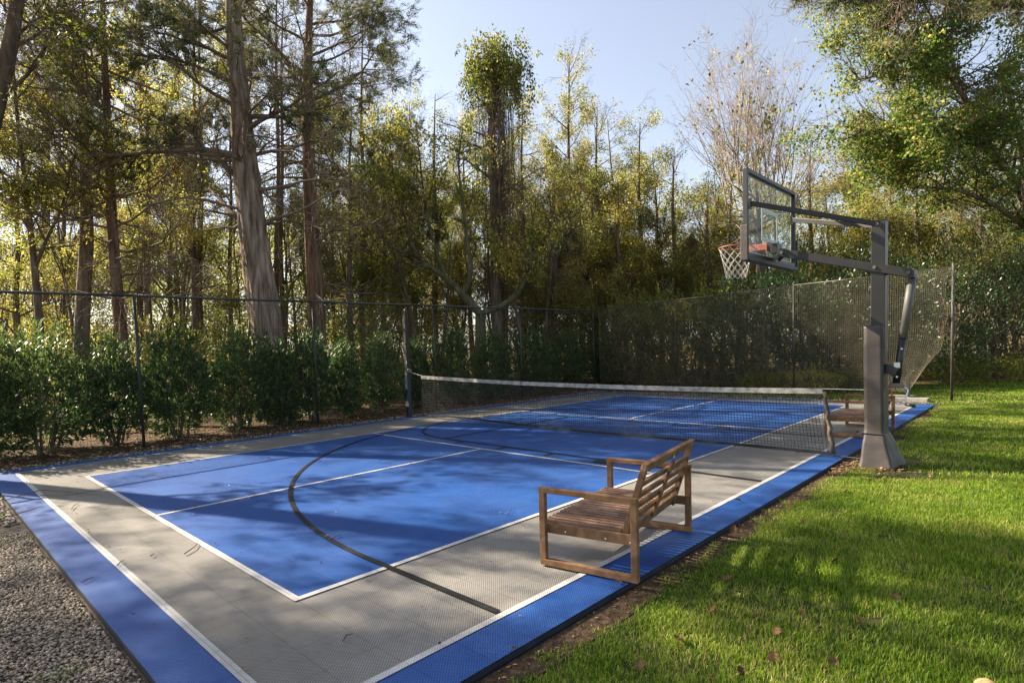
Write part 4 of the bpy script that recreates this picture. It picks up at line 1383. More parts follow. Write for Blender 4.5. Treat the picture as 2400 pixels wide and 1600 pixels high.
vd = 23.0
vt = make_tree('vine_covered_tree', 'tall dead trunk wrapped in hanging brown vines, topped by a green leafy mop', 'tree',
               P_(vd, (1165, 900), (1166, 780), (1160, 620), (1158, 480), (1152, 360), (1150, 250), (1152, 150), (1150, 110)),
               [.26, .22, .18, .15, .13, .11, .07, .03],
               [(.62, L_, .45, 2.4, .05), (.58, L_ + .2, .1, 2.0, .05), (.5, L_, .6, 2.6, .06), (.66, R__, .8, 1.6, .04), (.45, R__, .5, 2.5, .05)],
               BARE, M['bark_cedar'], M['leaf_olive'], 30, .08, .05, 50, twigs=500, sides=16, rings=30, twigmat=M['twig'], extra=vines, cap=2500)
rs = np.random.default_rng(9)
vbase = np.array(vt.location)
mop = []; mdir = []
for i in range(170):
    a = rs.uniform(0, 6.28); q = rs.random() ** .6
    c = at(1158 + 66 * q * cos(a) + rs.normal() * 8, 158 - 46 * (1 - q) + rs.normal() * 20, vd) - vbase + np.array([sin(a) * q * .8 * FWD[0], sin(a) * q * .8, 0])
    L = rs.uniform(.3, 2.6) * rs.random() ** .3 * (.5 + .6 * q); n = int(L * 60)
    tt = rs.random(n)
    out = np.array([cos(a) * RIGHT[0] + sin(a) * FWD[0], cos(a) * RIGHT[1] + sin(a) * FWD[1], 0]) * .55
    mop.append(c + out * np.minimum(tt * 1.6, 1)[:, None] * L * .35 + np.array([0, 0, -1.0]) * (tt ** 1.3)[:, None] * L + rs.normal(size=(n, 3)) * .09)
for i in range(26):                               # upright shoots on top
    c = at(1155 + rs.normal() * 42, 112 + rs.uniform(-12, 25), vd) - vbase; n = 22
    tt = rs.random(n); mop.append(c + np.array([rs.normal() * .25, rs.normal() * .2, rs.uniform(.3, .8)]) * tt[:, None] + rs.normal(size=(n, 3)) * .05)
mp_ = np.concatenate(mop)
A = unit(rs.normal(size=mp_.shape) * .6 + np.array([0, 0, -1.0])); Nn = unit(rs.normal(size=mp_.shape) + np.array([-.3, -.2, .6]))
obj('crown', leaf_mesh('crown', mp_, A, Nn, rs.uniform(.08, .14, len(mp_)), rs.uniform(.05, .085, len(mp_)), rs), M['leaf_green'], vt)

# forked tree with smooth curved limbs
fd = 20.5


def curved(pts, r0, r1, wood, tw, base, R, S=None, n=14):
    P = np.array([at(px, py, dd) for px, py, dd in pts]) - base
    t = np.linspace(0, 1, len(P)); tt = np.linspace(0, 1, n)
    C = np.stack([np.interp(tt, t, P[:, k]) for k in range(3)], axis=1)
    for _ in range(2): C[1:-1] = (C[:-2] + 2 * C[1:-1] + C[2:]) / 4
    for i in range(n - 1):
        ra = r0 + (r1 - r0) * i / (n - 1); rb = r0 + (r1 - r0) * (i + 1) / (n - 1)
        wood.seg(tuple(C[i]), tuple(C[i + 1]), ra, rb)
        if S and i > n * .3:
            for _ in range(2):
                az = R.uniform(0, 2 * pi); el = R.uniform(.1, 1.1)
                grow(R, wood, tw, tuple(C[i]), (cos(az) * cos(el), sin(az) * cos(el), sin(el)), R.uniform(.8, 1.9), rb * .5 + .006, 1, S)


def forks(R, wood, tw, loc):
    b = np.array(P_(fd, (1128, 900))[0])
    S = spec(SPREADING, kids=[2.2, 3.0, 4.0, 0])
    curved([(1125, 735, fd), (1085, 690, fd), (1030, 635, fd), (975, 612, fd), (930, 585, fd), (880, 545, fd)], .15, .03, wood, tw, b, R, S)
    curved([(1085, 690, fd), (1110, 640, fd), (1092, 560, fd), (1085, 470, fd), (1070, 380, fd), (1085, 300, fd)], .11, .02, wood, tw, b, R, S)
    curved([(1040, 640, fd), (1015, 570, fd), (995, 480, fd), (985, 380, fd), (975, 290, fd)], .08, .015, wood, tw, b, R, S)
    curved([(975, 612, fd), (955, 520, fd), (925, 440, fd), (915, 340, fd)], .06, .015, wood, tw, b, R, S)
    curved([(1125, 735, fd), (1190, 715, fd), (1235, 655, fd), (1250, 570, fd), (1245, 480, fd)], .12, .03, wood, tw, b, R, S)


make_tree('forked_tree', 'low forking tree with long smooth curved limbs left of the vine covered trunk', 'tree',
          P_(fd, (1128, 900), (1127, 820), (1126, 740)), [.24, .21, .18], [], SPREADING, M['bark_mossy'], M['leaf_yellow'], 9, .10, .06, 60, extra=forks, cap=15000)

# taller yellowing trees in the middle
for k, (px, d, top, sp, lf, lab, nl, cp, w0) in enumerate([
    (1335, 27.0, 140, UPRIGHT, 'leaf_olive', 'tall narrow tree with a pointed crown right of the green mop', 34, 26000, 3.0),
    (1225, 28.0, 235, SPREADING, 'leaf_yellow', 'yellow tree directly behind the vine covered trunk', 18, 22000, 2.6),
    (1400, 29.0, 250, UPRIGHT, 'leaf_olive', 'tall olive tree with a feathery top right of the pointed crown', 30, 20000, 2.8),
    (1020, 28.0, 220, SPREADING, 'leaf_yellow', 'tall thin yellow tree left of the green mop', 16, 17000, 2.8),
    (960, 30.0, 240, SPREADING, 'leaf_yellow', 'pale yellow tree at the edge of the dark cedars', 14, 15000, 2.8),
    (1500, 28.0, 285, SPREADING, 'leaf_yellow', 'rounded yellow green tree in the middle distance', 20, 24000, 2.9),
    (1580, 27.0, 350, SPREADING, 'leaf_olive', 'rounded olive tree below the clear sky', 18, 22000, 2.8),
    (1450, 25.0, 430, SPREADING, 'leaf_yellow', 'lower yellow tree above the fence corner', 16, 20000, 2.5),
    (1300, 24.0, 440, SPREADING, 'leaf_olive', 'lower olive tree beside the vine tangle', 16, 18000, 2.4),
    (1660, 24.5, 420, SPREADING, 'leaf_olive', 'green tree left of the bare twiggy one', 16, 20000, 2.6),
]):
    z1 = lambda f_: 900 + (top - 900) * f_
    make_tree('woodland_tree', lab, 'tree', P_(d, (px + 6, z1(0)), (px - 3, z1(.25)), (px + 4, z1(.5)), (px - 4, z1(.75)), (px, z1(1))),
              [.18, .14, .11, .07, .015], limb_set(Rg, nl, .2, .98, w0, w0 * .4, .045, el=(.2, 1.0)), sp, M['bark_dark'], M[lf], 25, .085, .052, 70 + k,
              group='trees of the wood beyond the court', cap=cp)


# bare twiggy tree
def broom(R, wood, tw, loc):
    S = spec(UPRIGHT, kids=[2.4, 2.6, 2.4, 0], nowood=9, crook=[.06, .08, .1, .14])
    for i in range(34):
        px = 1640 + 300 * (i + R.random()) / 34
        tx = px + R.gauss(0, 18) + (px - 1775) * .1
        topy = 70 + abs(px - 1755) * .95 + R.uniform(0, 170)
        b = np.array(loc_base)
        y0 = 470 + R.uniform(-40, 40)
        a = at(1775 + (px - 1775) * .55, y0, 22.5 + R.uniform(-1, 1)) - b; e = at(tx, topy, 22.5 + R.uniform(-1.2, 1.2)) - b
        d = e - a; L = np.linalg.norm(d)
        grow(R, wood, tw, tuple(a), vn(tuple(d)), L, .022, 1, S)
    for i in range(12):
        az = R.uniform(0, 2 * pi); junk = []
        grow(R, wood, junk, tuple(interp_path(loc, R.uniform(.6, 1))), (cos(az) * .8, sin(az) * .8, .5), R.uniform(1.5, 2.6), .05, 0, BARE)


bt = P_(22.5, (1790, 900), (1785, 700), (1778, 560), (1772, 450))
loc_base = bt[0]
make_tree('twiggy_tree', 'nearly bare tree with a fan of fine upright twigs against the sky', 'tree',
          bt, [.2, .17, .13, .09], [], UPRIGHT, M['bark_dark'], M['leaf_olive'], .8, .14, .08, 90, nleaf=3, rad_=.1, twigmat=M['twig_pale'], extra=broom, spread=.03, cap=1300)


# large maple on the right
def maple(R, wood, tw, loc):
    b = np.array(mp0[0]); S = SPREADING
    for pts, r0, r1 in (
        ([(2440, 620, 19), (2410, 480, 19), (2360, 390, 18.5), (2290, 335, 18), (2200, 300, 18)], .16, .05),
        ([(2410, 480, 19), (2400, 360, 19), (2370, 240, 19), (2340, 150, 18.5)], .14, .04),
        ([(2330, 360, 18.5), (2270, 250, 18.5), (2210, 150, 18), (2120, 85, 18), (2030, 50, 17.5)], .09, .02),
        ([(2200, 300, 18), (2120, 290, 17.5), (2040, 300, 17.5), (1975, 330, 17)], .06, .015),
        ([(2440, 560, 19), (2330, 480, 18), (2230, 440, 17.5), (2130, 440, 17)], .07, .02),
        ([(2200, 300, 18), (2160, 380, 17.5), (2100, 400, 17.5)], .05, .015),
        ([(2440, 560, 19), (2480, 380, 20), (2480, 200, 20)], .12, .03),
        ([(2270, 250, 18.5), (2210, 90, 18.5), (2140, -40, 18.5)], .07, .02),
        ([(2210, 150, 18), (2110, 165, 17.5), (2000, 190, 17.5)], .05, .015),
        ([(2140, 20, 18.5), (2050, -10, 18), (1980, 40, 18)], .05, .015),
    ):
        P = np.array([at(px, py, dd) for px, py, dd in pts]) - b
        n = 16; t = np.linspace(0, 1, len(P)); tt = np.linspace(0, 1, n)
        C = np.stack([np.interp(tt, t, P[:, k]) for k in range(3)], axis=1)
        for _ in range(2): C[1:-1] = (C[:-2] + 2 * C[1:-1] + C[2:]) / 4
        for i in range(n - 1):
            ra = r0 + (r1 - r0) * i / (n - 1); rb = r0 + (r1 - r0) * (i + 1) / (n - 1)
            wood.seg(tuple(C[i]), tuple(C[i + 1]), ra, rb)
            if i > 1:
                for _ in range(2 + (i > 6)):
                    az = R.uniform(0, 2 * pi); el = R.uniform(-.3, 1.1)
                    grow(R, wood, tw, tuple(C[i]), (cos(az) * cos(el), sin(az) * cos(el), sin(el)), R.uniform(.9, 2.0), rb * .4 + .008, 1, S)


mp0 = P_(19.0, (2470, 900), (2460, 760), (2440, 600))
make_tree('maple_tree', 'large leafy maple reaching in from the right edge, full of small sunlit leaves', 'tree',
          mp0, [.3, .25, .2], [], SPREADING, M['bark_dark'], M['leaf_maple'], 11, .095, .065, 95, nleaf=13, rad_=.24, extra=maple, cap=95000, spread=.09)

for k, (px, d, top, lf, lab, nl, cp, w0) in enumerate([
    (2010, 26.0, 300, 'leaf_olive', 'olive tree rising behind the hoop arm', 20, 24000, 3.0),
    (2150, 24.0, 330, 'leaf_yellow', 'yellow green tree under the maple', 18, 22000, 2.6),
    (2300, 23.0, 380, 'leaf_olive', 'sunlit olive tree low under the maple at the right', 18, 22000, 2.6),
    (1900, 27.0, 330, 'leaf_olive', 'brownish olive tree behind the backboard', 18, 20000, 2.8),
    (2480, 26.0, 120, 'leaf_green', 'tall green tree behind the maple at the right edge', 20, 22000, 3.2),
]):
    z1 = lambda f_: 900 + (top - 900) * f_
    make_tree('woodland_tree', lab, 'tree', P_(d, (px + 6, z1(0)), (px - 3, z1(.25)), (px + 4, z1(.5)), (px - 4, z1(.75)), (px, z1(1))),
              [.18, .14, .11, .07, .015], limb_set(Rg, nl, .2, .98, w0, w0 * .4, .045, el=(.2, 1.0)), SPREADING, M['bark_dark'], M[lf], 22, .085, .052, 110 + k,
              group='trees of the wood beyond the court', cap=cp)


# pine bough hanging into the top right of the picture from a tree beside the camera
def pine(R, wood, tw, loc):
    b = np.array(pb[0])
    S = spec(CEDARY, kids=[2.6, 6.0, 8.0, 0], up=[-.03, -.05, -.06, -.06])
    for pts, r0 in (([(2800, -330, 9.0), (2500, -190, 9.0), (2200, -100, 9.0), (2000, -60, 9.0), (1860, -15, 9.0)], .05),
                    ([(2800, -330, 9.5), (2650, -140, 9.5), (2500, -70, 9.5), (2350, -12, 9.5)], .04)):
        P = np.array([at(px, py, dd) for px, py, dd in pts]) - b
        n = 16; t = np.linspace(0, 1, len(P)); tt = np.linspace(0, 1, n)
        C = np.stack([np.interp(tt, t, P[:, k]) for k in range(3)], axis=1)
        for i in range(n - 1):
            ra = r0 * (1 - .75 * i / n)
            wood.seg(tuple(C[i]), tuple(C[i + 1]), ra, ra * .95)
            if i > 5:
                for _ in range(2):
                    az = R.uniform(0, 2 * pi)
                    grow(R, wood, tw, tuple(C[i]), vn((cos(az), sin(az), -.25)), R.uniform(.3, .62), .009, 2, S)


pb = P_(9.5, (2900, 1300), (2900, 700), (2890, 100), (2880, -330), (2870, -700))
make_tree('pine_tree', 'pine standing out of view whose boughs hang into the upper right corner', 'tree',
          pb, [.25, .22, .19, .15, .05], [], CEDARY, M['bark_cedar'], M['cedar'], 60, .11, .016, 120, extra=pine, cap=14000, spread=.02, along=1.0, droop=.15)

# ---- trees standing left of the picture: their shade falls across court and lawn

shade = make_tree('woodland_tree', 'tall half bare tree left of the picture, nearest the gravel', 'tree',
                  [np.array(p) for p in ((-9, -9.8, GZ), (-9, -9.8, 3), (-8.8, -9.6, 6), (-9.1, -9.8, 9), (-9, -9.9, 12), (-9, -9.8, 14.5))], [.3, .26, .22, .17, .1, .02],
                  limb_set(Rg, 3, .3, .55, 2.6, 2.6, .06, el=(.0, .8)) + limb_set(Rg, 16, .62, .86, 2.5, 2.0, .07, el=(-.2, .7)), SPREADING, M['bark_dark'], M['leaf_green'], 8, .11, .07, 130, twigs=200, twig_len=1.1, clump=.6, group='trees left of the picture', cap=26000)
for (x, y, rz, sc, lab) in ((-12.5, -14.5, 1.3, 1.05, 'tall half bare tree left of the picture, second from the gravel'), (-9.5, -18.0, 2.7, .95, 'tall half bare tree left of the picture, third from the gravel')):
    copy_tree(shade, (x, y, GZ), rz, sc, label=lab, cat='tree', group='trees left of the picture')
where = ['just right of the dark cedars', 'left of the curved bare limbs', 'between the curved limbs and the mop tree', 'directly behind the vine covered trunk', 'right of the vine tangle',
         'behind the tall narrow tree', 'behind the feathery topped olive tree', 'under the middle of the clear sky', 'left of the bare twiggy tree', 'directly behind the bare twiggy tree',
         'right of the bare twiggy tree', 'behind the upper hoop arm', 'above the top of the hoop post', 'under the maple limb', 'lowest at the right edge under the maple',
         'seen low through the curved limbs', 'low above the fence corner', 'low between mop tree and fence corner', 'low left of the backboard', 'low right of the backboard']
wt = [o for o in bpy.data.objects if o.parent is None and o.name.startswith('woodland_tree') and o.get('group') == 'trees of the wood beyond the court']
for k, (px, d, sc) in enumerate([(880, 36, 1.15), (985, 38, 1.1), (1075, 36, 1.0), (1180, 32, 1.05), (1280, 34, 1.0), (1370, 33, 1.1), (1470, 35, 1.0), (1550, 32, .95), (1640, 34, .9), (1730, 31, .85),
                                 (1830, 33, .95), (1960, 34, 1.0), (2080, 32, 1.05), (2220, 33, 1.1), (2350, 31, 1.1), (1110, 30, .9), (1420, 30, .8), (1250, 30, .85), (1690, 29, .75), (2000, 30, .8)]):
    p = foot(px, d)
    copy_tree(wt[(k * 5) % len(wt)], (p[0], p[1], GZ), k * 1.3, sc, label='back row tree of the wood, ' + where[k], cat='tree', group='back rows of the wood')


# ================================================================ FAR WOOD (one mass)
rs = np.random.default_rng(21)
nc = 3400
pxs = np.where(rs.random(nc) < .45, rs.uniform(-350, 950, nc), rs.uniform(-350, 2750, nc)); ds = rs.uniform(33, 52, nc)
topy = np.interp(pxs, [-350, 0, 300, 600, 850, 1000, 1300, 1500, 1700, 2000, 2400, 2750], [520, 540, 540, 520, 480, 420, 400, 430, 470, 430, 380, 350])
H = (812 - topy) / FPX * ds + 1.6
zz = H * rs.random(nc) ** .8
cen = np.array([foot(p, d) for p, d in zip(pxs, ds)]); cen[:, 2] = zz
per = 48
C = np.repeat(cen, per, axis=0)
Q = C + unit(rs.normal(size=C.shape)) * (rs.random((len(C), 1)) ** .5) * np.array([1.35, 1.35, 1.0])
Q = Q[Q[:, 2] > 0]
A = unit(rs.normal(size=Q.shape)); Nn = unit(rs.normal(size=Q.shape) + np.array([0, 0, .6]))
tint = np.clip(np.repeat(rs.random(nc), per)[:len(Q)] * .6 + rs.random(len(Q)) * .5, 0, 1)
s = rs.uniform(.7, 1.3, len(Q))
obj('far_woodland', leaf_mesh('far_woodland', Q, A, Nn, (.19 * s), .12 * s, rs, tint=tint), M['leaf_olive'], kind='stuff')
R = random.Random(8)
wood = Wood(); tw = []
for i in range(95):
    p = foot(R.uniform(-200, 2600) if i % 3 else R.uniform(-100, 900), R.uniform(20, 38))
    q = tuple(p + np.array([0, 0, GZ])); L = R.uniform(5, 9)
    grow(R, wood, tw, q, vn((R.gauss(0, .06), R.gauss(0, .06), 1)), L, .09, 0, spec(UPRIGHT, kids=[1.1, .9, .6, 0], nowood=9, start=[.35, .2, .1, 0]))
obj('far_saplings', wood.mesh('far_saplings'), M['bark_dark'], kind='stuff')
# ================================================================ GRASS
def grass_patch(size, n, h0, h1, w0, rs):
    x = rs.uniform(-size / 2, size / 2, n); y = rs.uniform(-size / 2, size / 2, n)
    h = rs.uniform(h0, h1, n) * (1 - .25 * rs.random(n)); az = rs.uniform(0, 2 * pi, n); lean = rs.uniform(.1, .75, n)
    dx, dy = np.cos(az), np.sin(az); saz = az + rs.uniform(.8, 2.3, n); sx, sy = np.cos(saz) * w0 / 2, np.sin(saz) * w0 / 2
    b = np.stack([x, y, np.zeros(n)], 1)
    v0 = b + np.stack([sx, sy, 0 * x], 1); v1 = b - np.stack([sx, sy, 0 * x], 1)
    m = b + np.stack([dx * h * lean * .35, dy * h * lean * .35, h * .6], 1)
    v2 = m - np.stack([sx, sy, 0 * x], 1) * .8; v3 = m + np.stack([sx, sy, 0 * x], 1) * .8
    v4 = b + np.stack([dx * h * lean, dy * h * lean, h * (1 - .3 * lean)], 1)
    V = np.stack([v0, v1, v2, v3, v4], 1).reshape(-1, 3)
    i = np.arange(n)[:, None] * 5
    return V, i + np.array([[0, 1, 2, 3]]), i + np.array([[3, 2, 4]])


LAWN = [(4.70, -14), (60, -14), (60, 45), (16, 45), (9.5, 22.5), (2.0, 13.6), (-2.2, 12.0), (-1.6, 8.7), (4.4, 8.45), (4.70, 7.9)]


def grid_pts(step, dmin, dmax, rs, marg=420):
    xs = np.arange(-4, 42, step); ysx = np.arange(-11, 46, step)
    X, Y = np.meshgrid(xs, ysx); X = X.ravel() + rs.uniform(-.3, .3, X.size) * step; Y = Y.ravel() + rs.uniform(-.3, .3, Y.size) * step
    rel = np.stack([X - CAM[0], Y - CAM[1], np.full(X.size, -CAM[2])], 1)
    dep = rel @ FWD; px = CXP + FPX * (rel @ RIGHT) / np.maximum(dep, .05)
    k = in_poly(X, Y, LAWN) & (dep > dmin) & (dep <= dmax) & (px > 300) & (px < 2400 + marg)
    return np.stack([X[k], Y[k], np.full(k.sum(), GZ)], 1)


rs = np.random.default_rng(4)


def bald(p):
    """Shorter, thinner grass by the court edge and around the hoop."""
    v = np.array([noise.noise(Vector((q[0] * .9, q[1] * .9, 3.1))) for q in p])
    e = np.clip((p[:, 0] - 4.66) / .5, 0, 1)
    return np.clip(.95 + .45 * v, .55, 1.35) * (.55 + .45 * e)


for (size, n, h0, h1, w0, step, a, b) in ((.5, 1500, .028, .072, .0040, .36, .6, 6.5), (1.0, 1500, .03, .068, .009, .75, 6.5, 13), (2.0, 1700, .03, .065, .018, 1.5, 13, 60)):
    V, q, t = grass_patch(size, n, h0, h1, w0, rs)
    p = grid_pts(step, a, b, rs)
    # keep patches off the court surface
    p = p[(p[:, 0] - size * .42 > 4.62) | (p[:, 1] > 8.6)]
    tint = np.concatenate([rs.random(n), rs.random(n)]); tint[n:] = tint[:n]
    scatter_obj('lawn_grass', V, q, t, p, rs.uniform(0, 6.28, len(p)), bald(p), M['grass'], tint, kind='stuff')
# thin edge of small tufts along the court
V, q, t = grass_patch(.16, 90, .02, .055, .0045, rs)
yy = np.arange(-8.2, 9, .085); xx = 4.80 + .16 * rs.random(len(yy)) + .05 * np.sin(yy * 3)
k = rs.random(len(yy)) < .8
p = np.stack([xx, yy, np.full(len(yy), GZ)], 1)[k]
for _ in range(2):
    p = np.concatenate([p, p[: len(yy) // 2] + rs.normal(size=(len(p[: len(yy) // 2]), 3)) * [.05, .04, 0] + [.1, 0, 0]])
tint = rs.random(90); tint = np.concatenate([tint, tint])
scatter_obj('edge_grass', V, q, t, p, rs.uniform(0, 6.28, len(p)), rs.uniform(.6, 1.1, len(p)), M['grass'], tint, kind='stuff')
# weeds in the gravel
V, q, t = grass_patch(.16, 70, .015, .05, .008, rs)
c = np.array([(1.1, -8.6), (2.55, -8.5), (-.3, -7.85), (.7, -8.05), (2.9, -7.95), (-1.6, -7.9), (-4.75, -6.3), (-4.8, -5.1), (-4.85, -4.2), (-4.8, -2.2), (1.9, -8.2), (.2, -8.4), (-4.75, -7.0), (3.2, -8.3)])
p = np.repeat(c, 5, axis=0) + rs.normal(size=(len(c) * 5, 2)) * .07
p = np.concatenate([p, np.full((len(p), 1), GZ)], 1)
tint = rs.random(70); tint = np.concatenate([tint, tint])
scatter_obj('gravel_weeds', V, q, t, p, rs.uniform(0, 6.28, len(p)), rs.uniform(.4, .8, len(p)), M['grass'], tint, kind='stuff')


# ================================================================ PEBBLES
def pebbles(name, X, Y, s0, s1, rs, mat, squash=.55, z=GZ):
    
    v = np.array([(1, 0, 0), (.45, .9, .1), (-.5, .85, -.1), (-1, 0, .1), (-.45, -.9, 0), (.5, -.85, .1), (.1, .05, 1), (0, 0, -1)], float)
    f = np.array([(i, (i + 1) % 6, 6) for i in range(6)] + [((i + 1) % 6, i, 7) for i in range(6)])
    n = len(X)
    s = rs.uniform(s0, s1, n)[:, None] * np.stack([rs.uniform(.8, 1.35, n), rs.uniform(.65, 1.0, n), rs.uniform(squash * .8, squash * 1.2, n)], 1)
    V = v[None] * (1 + rs.uniform(-.13, .13, (n, len(v), 1))) * s[:, None]
    a = rs.uniform(0, 6.28, n); ti = rs.normal(size=n) * .25
    ca, sa = np.cos(a)[:, None], np.sin(a)[:, None]
    x, y, zz_ = V[..., 0], V[..., 1], V[..., 2]
    zz_ = zz_ + x * ti[:, None]
    V = np.stack([x * ca - y * sa + X[:, None], x * sa + y * ca + Y[:, None], zz_ + z + s[:, 2:3] * .6 + rs.uniform(0, .012, (n, 1))], -1)
    F = f[None] + (np.arange(n) * len(v))[:, None, None]
    me = mesh_np(name, V.reshape(-1, 3), F.reshape(-1, 3), smooth=True)
    at_ = me.attributes.new('tint', 'FLOAT', 'FACE')
    at_.data.foreach_set('value', np.repeat(rs.random(n), len(f)).astype(np.float32))
    return obj(name, me, mat, kind='stuff')


rs = np.random.default_rng(31)


def band_pts(n, x0, x1, y0, y1, wy=1.0):
    return rs.uniform(x0, x1, n), y1 - (y1 - y0) * rs.random(n) ** wy


X, Y = band_pts(32000, -.6, 3.9, -9.0, -7.645, 1.1)
pebbles('gravel', X, Y, .0066, .0132, rs, M['pebble'])
X, Y = band_pts(4500, -5.6, -1.0, -9.4, -7.66, 1.4)
pebbles('gravel', X, Y, .012, .026, rs, M['pebble'])
X, Y = rs.uniform(-5.2, -4.6, 2500), rs.uniform(-7.6, 8.3, 2500)
pebbles('strip_gravel', X, Y, .010, .022, rs, M['pebble'])
X, Y = rs.uniform(-4.4, 4.4, 1800), rs.uniform(7.68, 8.3, 1800)
pebbles('strip_gravel', X, Y, .014, .03, rs, M['pebble'])


# ================================================================ LITTER
def litter(name, X, Y, z, ln, wd, mat, rs, flat=2.5, fold=.4):
    n = len(X)
    P = np.stack([X, Y, np.full(n, z)], 1)
    a = rs.uniform(0, 6.28, n)
    A = unit(np.stack([np.cos(a), np.sin(a), rs.normal(size=n) * .18], 1)); Nn = unit(rs.normal(size=(n, 3)) * .5 + np.array([0, 0, flat]))
    s = rs.uniform(.5, 1.3, n)
    return obj(name, leaf_mesh(name, P, A, Nn, ln * s, wd * s, rs, fold=fold), mat, kind='stuff')


litter('mulch_chips', rs.uniform(-7.8, -5.2, 9000), rs.uniform(-9, 9.5, 9000), GZ + .012, .06, .03, M['leaf_dry'], rs)
k = 700
litter('court_litter', np.concatenate([rs.uniform(-4.5, 4.5, k), rs.normal(-3.7, .5, 500)]), np.concatenate([rs.uniform(-7.5, 7.5, k), rs.uniform(-7.4, 3, 500)]), .012, .034, .013, M['leaf_dry'], rs)
litter('forest_litter', rs.uniform(-22, -8, 9000), rs.uniform(-10, 16, 9000), GZ + .01, .11, .07, M['leaf_dry'], rs)
X = 4.60 + np.abs(rs.normal(size=900)) * .12
litter('edge_litter', X, rs.uniform(-8, 8, 900), GZ + .015, .026, .012, M['leaf_dry'], rs)
a = rs.uniform(0, 6.28, 500); r = np.abs(rs.normal(size=500)) * .28 + .12
litter('hoop_litter', 4.92 + r * np.cos(a), -.15 + r * np.sin(a), GZ + .022, .05, .025, M['leaf_dry'], rs)


def px_ground(px, py, z=0.0):
    d = FWD + RIGHT * (px - CXP) / FPX - UP * (py - CYP) / FPX
    t = (z - CAM[2]) / d[2]
    return CAM + t * d


# curled fallen leaves on the lawn and court, one object each
def fallen_leaf(seed):
    R = random.Random(seed); n, m = 9, 5; vs = []; fs = []
    lob = R.uniform(.15, .35); ph = R.uniform(0, 6)
    for i in range(n):
        t = i / (n - 1); wv = (sin(pi * t ** .8) ** .7) * (1 + lob * sin(t * 17 + ph)) * .36 + .01
        for j in range(m):
            u = (j / (m - 1) - .5) * 2
            vs.append(((t - .5), u * wv, .13 * u * u * (1 + .5 * sin(ph)) + .12 * sin(t * 3 + ph) + .03 * R.uniform(-1, 1)))
    for i in range(n - 1):
        for j in range(m - 1):
            a_ = i * m + j; fs.append((a_, a_ + 1, a_ + m + 1, a_ + m))
    me = bpy.data.meshes.new('fallen_leaf'); me.from_pydata(vs, [], fs); me.update()
    at_ = me.attributes.new('tint', 'FLOAT', 'FACE'); at_.data.foreach_set('value', [R.uniform(.05, .6)] * len(fs))
    me.materials.append(M['leaf_dry'])
    return me


lm = [fallen_leaf(i) for i in range(5)]
R = random.Random(2)
spots = [(1705, 1355), (1720, 1240), (1815, 1318), (1880, 1222), (1985, 1152), (2015, 1120), (2035, 1235), (1975, 1256), (1900, 1290), (1960, 1317), (1780, 1365), (1672, 1430), (1715, 1392), (1770, 1442), (1880, 1440),
         (1820, 1480), (2010, 1453), (1812, 1542), (1950, 1550), (1735, 1575), (2120, 1345), (2360, 1303), (2100, 1400), (2310, 1230), (1920, 1475), (2070, 1180), (2200, 1160), (1665, 1590), (1920, 1395), (1590, 1500),
         (1500, 1560), (2240, 1290), (1850, 1180)]
for i, (px, py) in enumerate(spots):
    p = px_ground(px, py, GZ + .03)
    o = obj('fallen_leaf', lm[i % 5], None, label='curled brown fallen leaf lying in the grass', cat='leaf', group='fallen leaves in the grass')
    s = R.uniform(.04, .075)
    o.location = (p[0], p[1], GZ + .036); o.scale = (s, s, s); o.rotation_euler = (R.gauss(0, .7), R.gauss(0, .7), R.uniform(0, 6.28))
cl = ['on the centre line near the baseline', 'on the grey tiles at the bottom of the picture', 'on the outer line right of the bench', 'on the far side of the net near its middle', 'on the grey tiles beyond the net strap',
      'left of the free throw line', 'between free throw line and kitchen line', 'right of the black free throw line', 'on the far lane line beside the hoop padding', 'beyond the net near the side strap',
      'near the left inner white line', 'inside the black arc left of the bench']
for i, (px, py) in enumerate([(457, 1190), (1205, 1520), (1730, 1175), (1700, 1000), (1870, 1062), (1240, 1012), (1170, 1015), (1420, 1048), (2010, 1013), (1975, 1045), (630, 1075), (1450, 1365)]):
    p = px_ground(px, py, .01)
    o = obj('fallen_leaf', lm[(i + 2) % 5], None, label='small dry leaf on the court, ' + cl[i], cat='leaf', group='dry leaves on the court')
    s = R.uniform(.045, .07)
    o.location = (p[0], p[1], .022); o.scale = (s, s, s); o.rotation_euler = (R.gauss(0, .3), R.gauss(0, .3), R.uniform(0, 6.28))
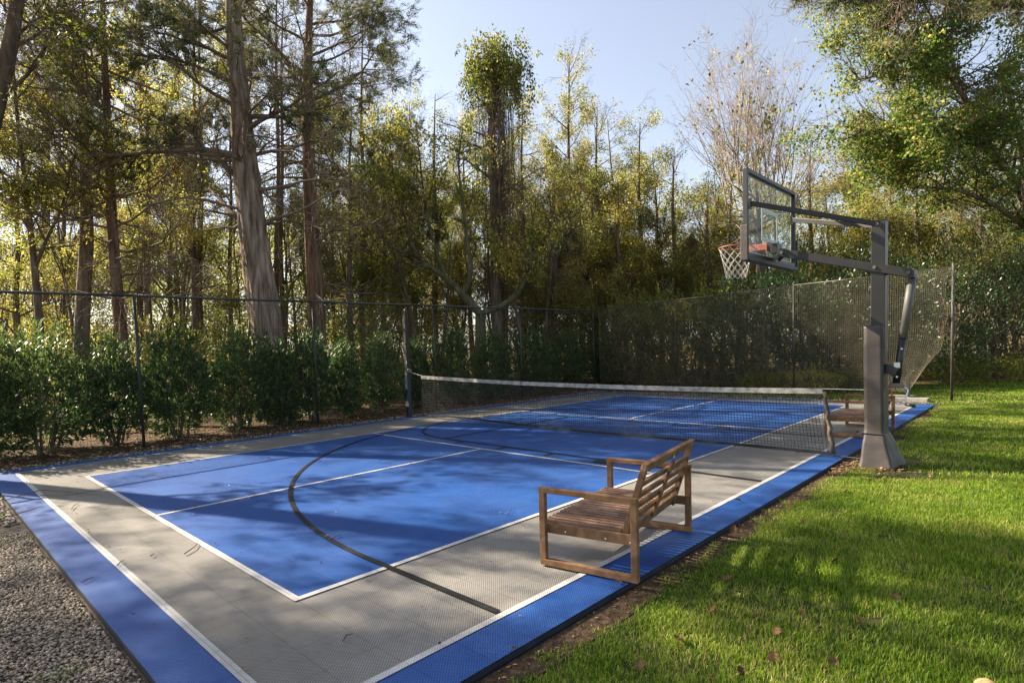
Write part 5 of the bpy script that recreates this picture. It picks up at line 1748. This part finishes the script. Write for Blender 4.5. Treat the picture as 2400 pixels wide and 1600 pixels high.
# fallen sticks on the near end of the court
sticks = [((10, 1172), (98, 1148), (240, 1160), 'long thin stick on the blue corner tiles'), ((38, 1205), (70, 1196), (102, 1186), 'straight stick lying on the blue border near the gravel'),
          ((168, 1192), (172, 1186), (184, 1178), 'short forked stick on the grey tiles near the left corner'), ((95, 1160), (150, 1162), (255, 1145), 'long bent stick reaching the inner white line'),
          ((432, 1297), (455, 1283), (467, 1268), 'dark bent stick lying against the inner white line'), ((275, 1324), (282, 1318), (290, 1312), 'short stick beside the outer white line'),
          ((192, 1364), (205, 1358), (218, 1352), 'short stick in the middle of the blue border'), ((775, 1262), (788, 1257), (800, 1253), 'short stick lying beside the black arc'),
          ((804, 1501), (812, 1490), (826, 1484), 'curved twig on the grey tiles near the picture bottom'), ((330, 1119), (365, 1113), (384, 1118), 'thin stick on the blue tiles inside the corner'),
          ((352, 1302), (358, 1300), (362, 1296), 'tiny twig on the sunlit grey tiles')]
for (a_, b_, c_, lab) in sticks:
    m = MB(); pts = [px_ground(*q, .016) for q in (a_, b_, c_)]
    base = pts[0].copy()
    m.tube([tuple(pts[0] - base), tuple(pts[1] - base + [0, 0, .006]), tuple(pts[2] - base)], [.0045, .004, .0025], 6)
    o = m.build('stick', M['bark_dark'], label=lab, cat='stick'); o.location = tuple(base)
# pale domed mushroom in the lawn at the bottom edge
mu = px_ground(2312, 1650, GZ)
mr = empty('mushroom', (mu[0], mu[1], GZ), label='pale tan domed mushroom half cut off by the bottom edge of the picture', cat='mushroom')
m = MB(); prof = [(0, .115), (.016, .113), (.032, .104), (.044, .088), (.05, .068), (.049, .052), (.02, .05)]
for r, z in prof:
    for k in range(20):
        a = 2 * pi * k / 20; rr = r * (1 + .05 * sin(a * 5)); m.v.append((rr * cos(a), rr * sin(a), z))
for i in range(len(prof) - 1):
    for k in range(20):
        m.f.append((i * 20 + k, i * 20 + (k + 1) % 20, (i + 1) * 20 + (k + 1) % 20, (i + 1) * 20 + k))
M['mushroom'] = noise_col('tan_mushroom', [(0.3, (0.10, 0.05, 0.025)), (0.45, (0.42, 0.25, 0.11)), (0.8, (0.5, 0.32, 0.16))], scale=25, detail=5, rough=.8, stretch=(1, 6, 1))
m.build('cap', M['mushroom'], mr, smooth=True)
MB().tube([(0, 0, 0), (0, 0, .052)], .014, 10).build('stalk', M['mushroom'], mr, smooth=True)
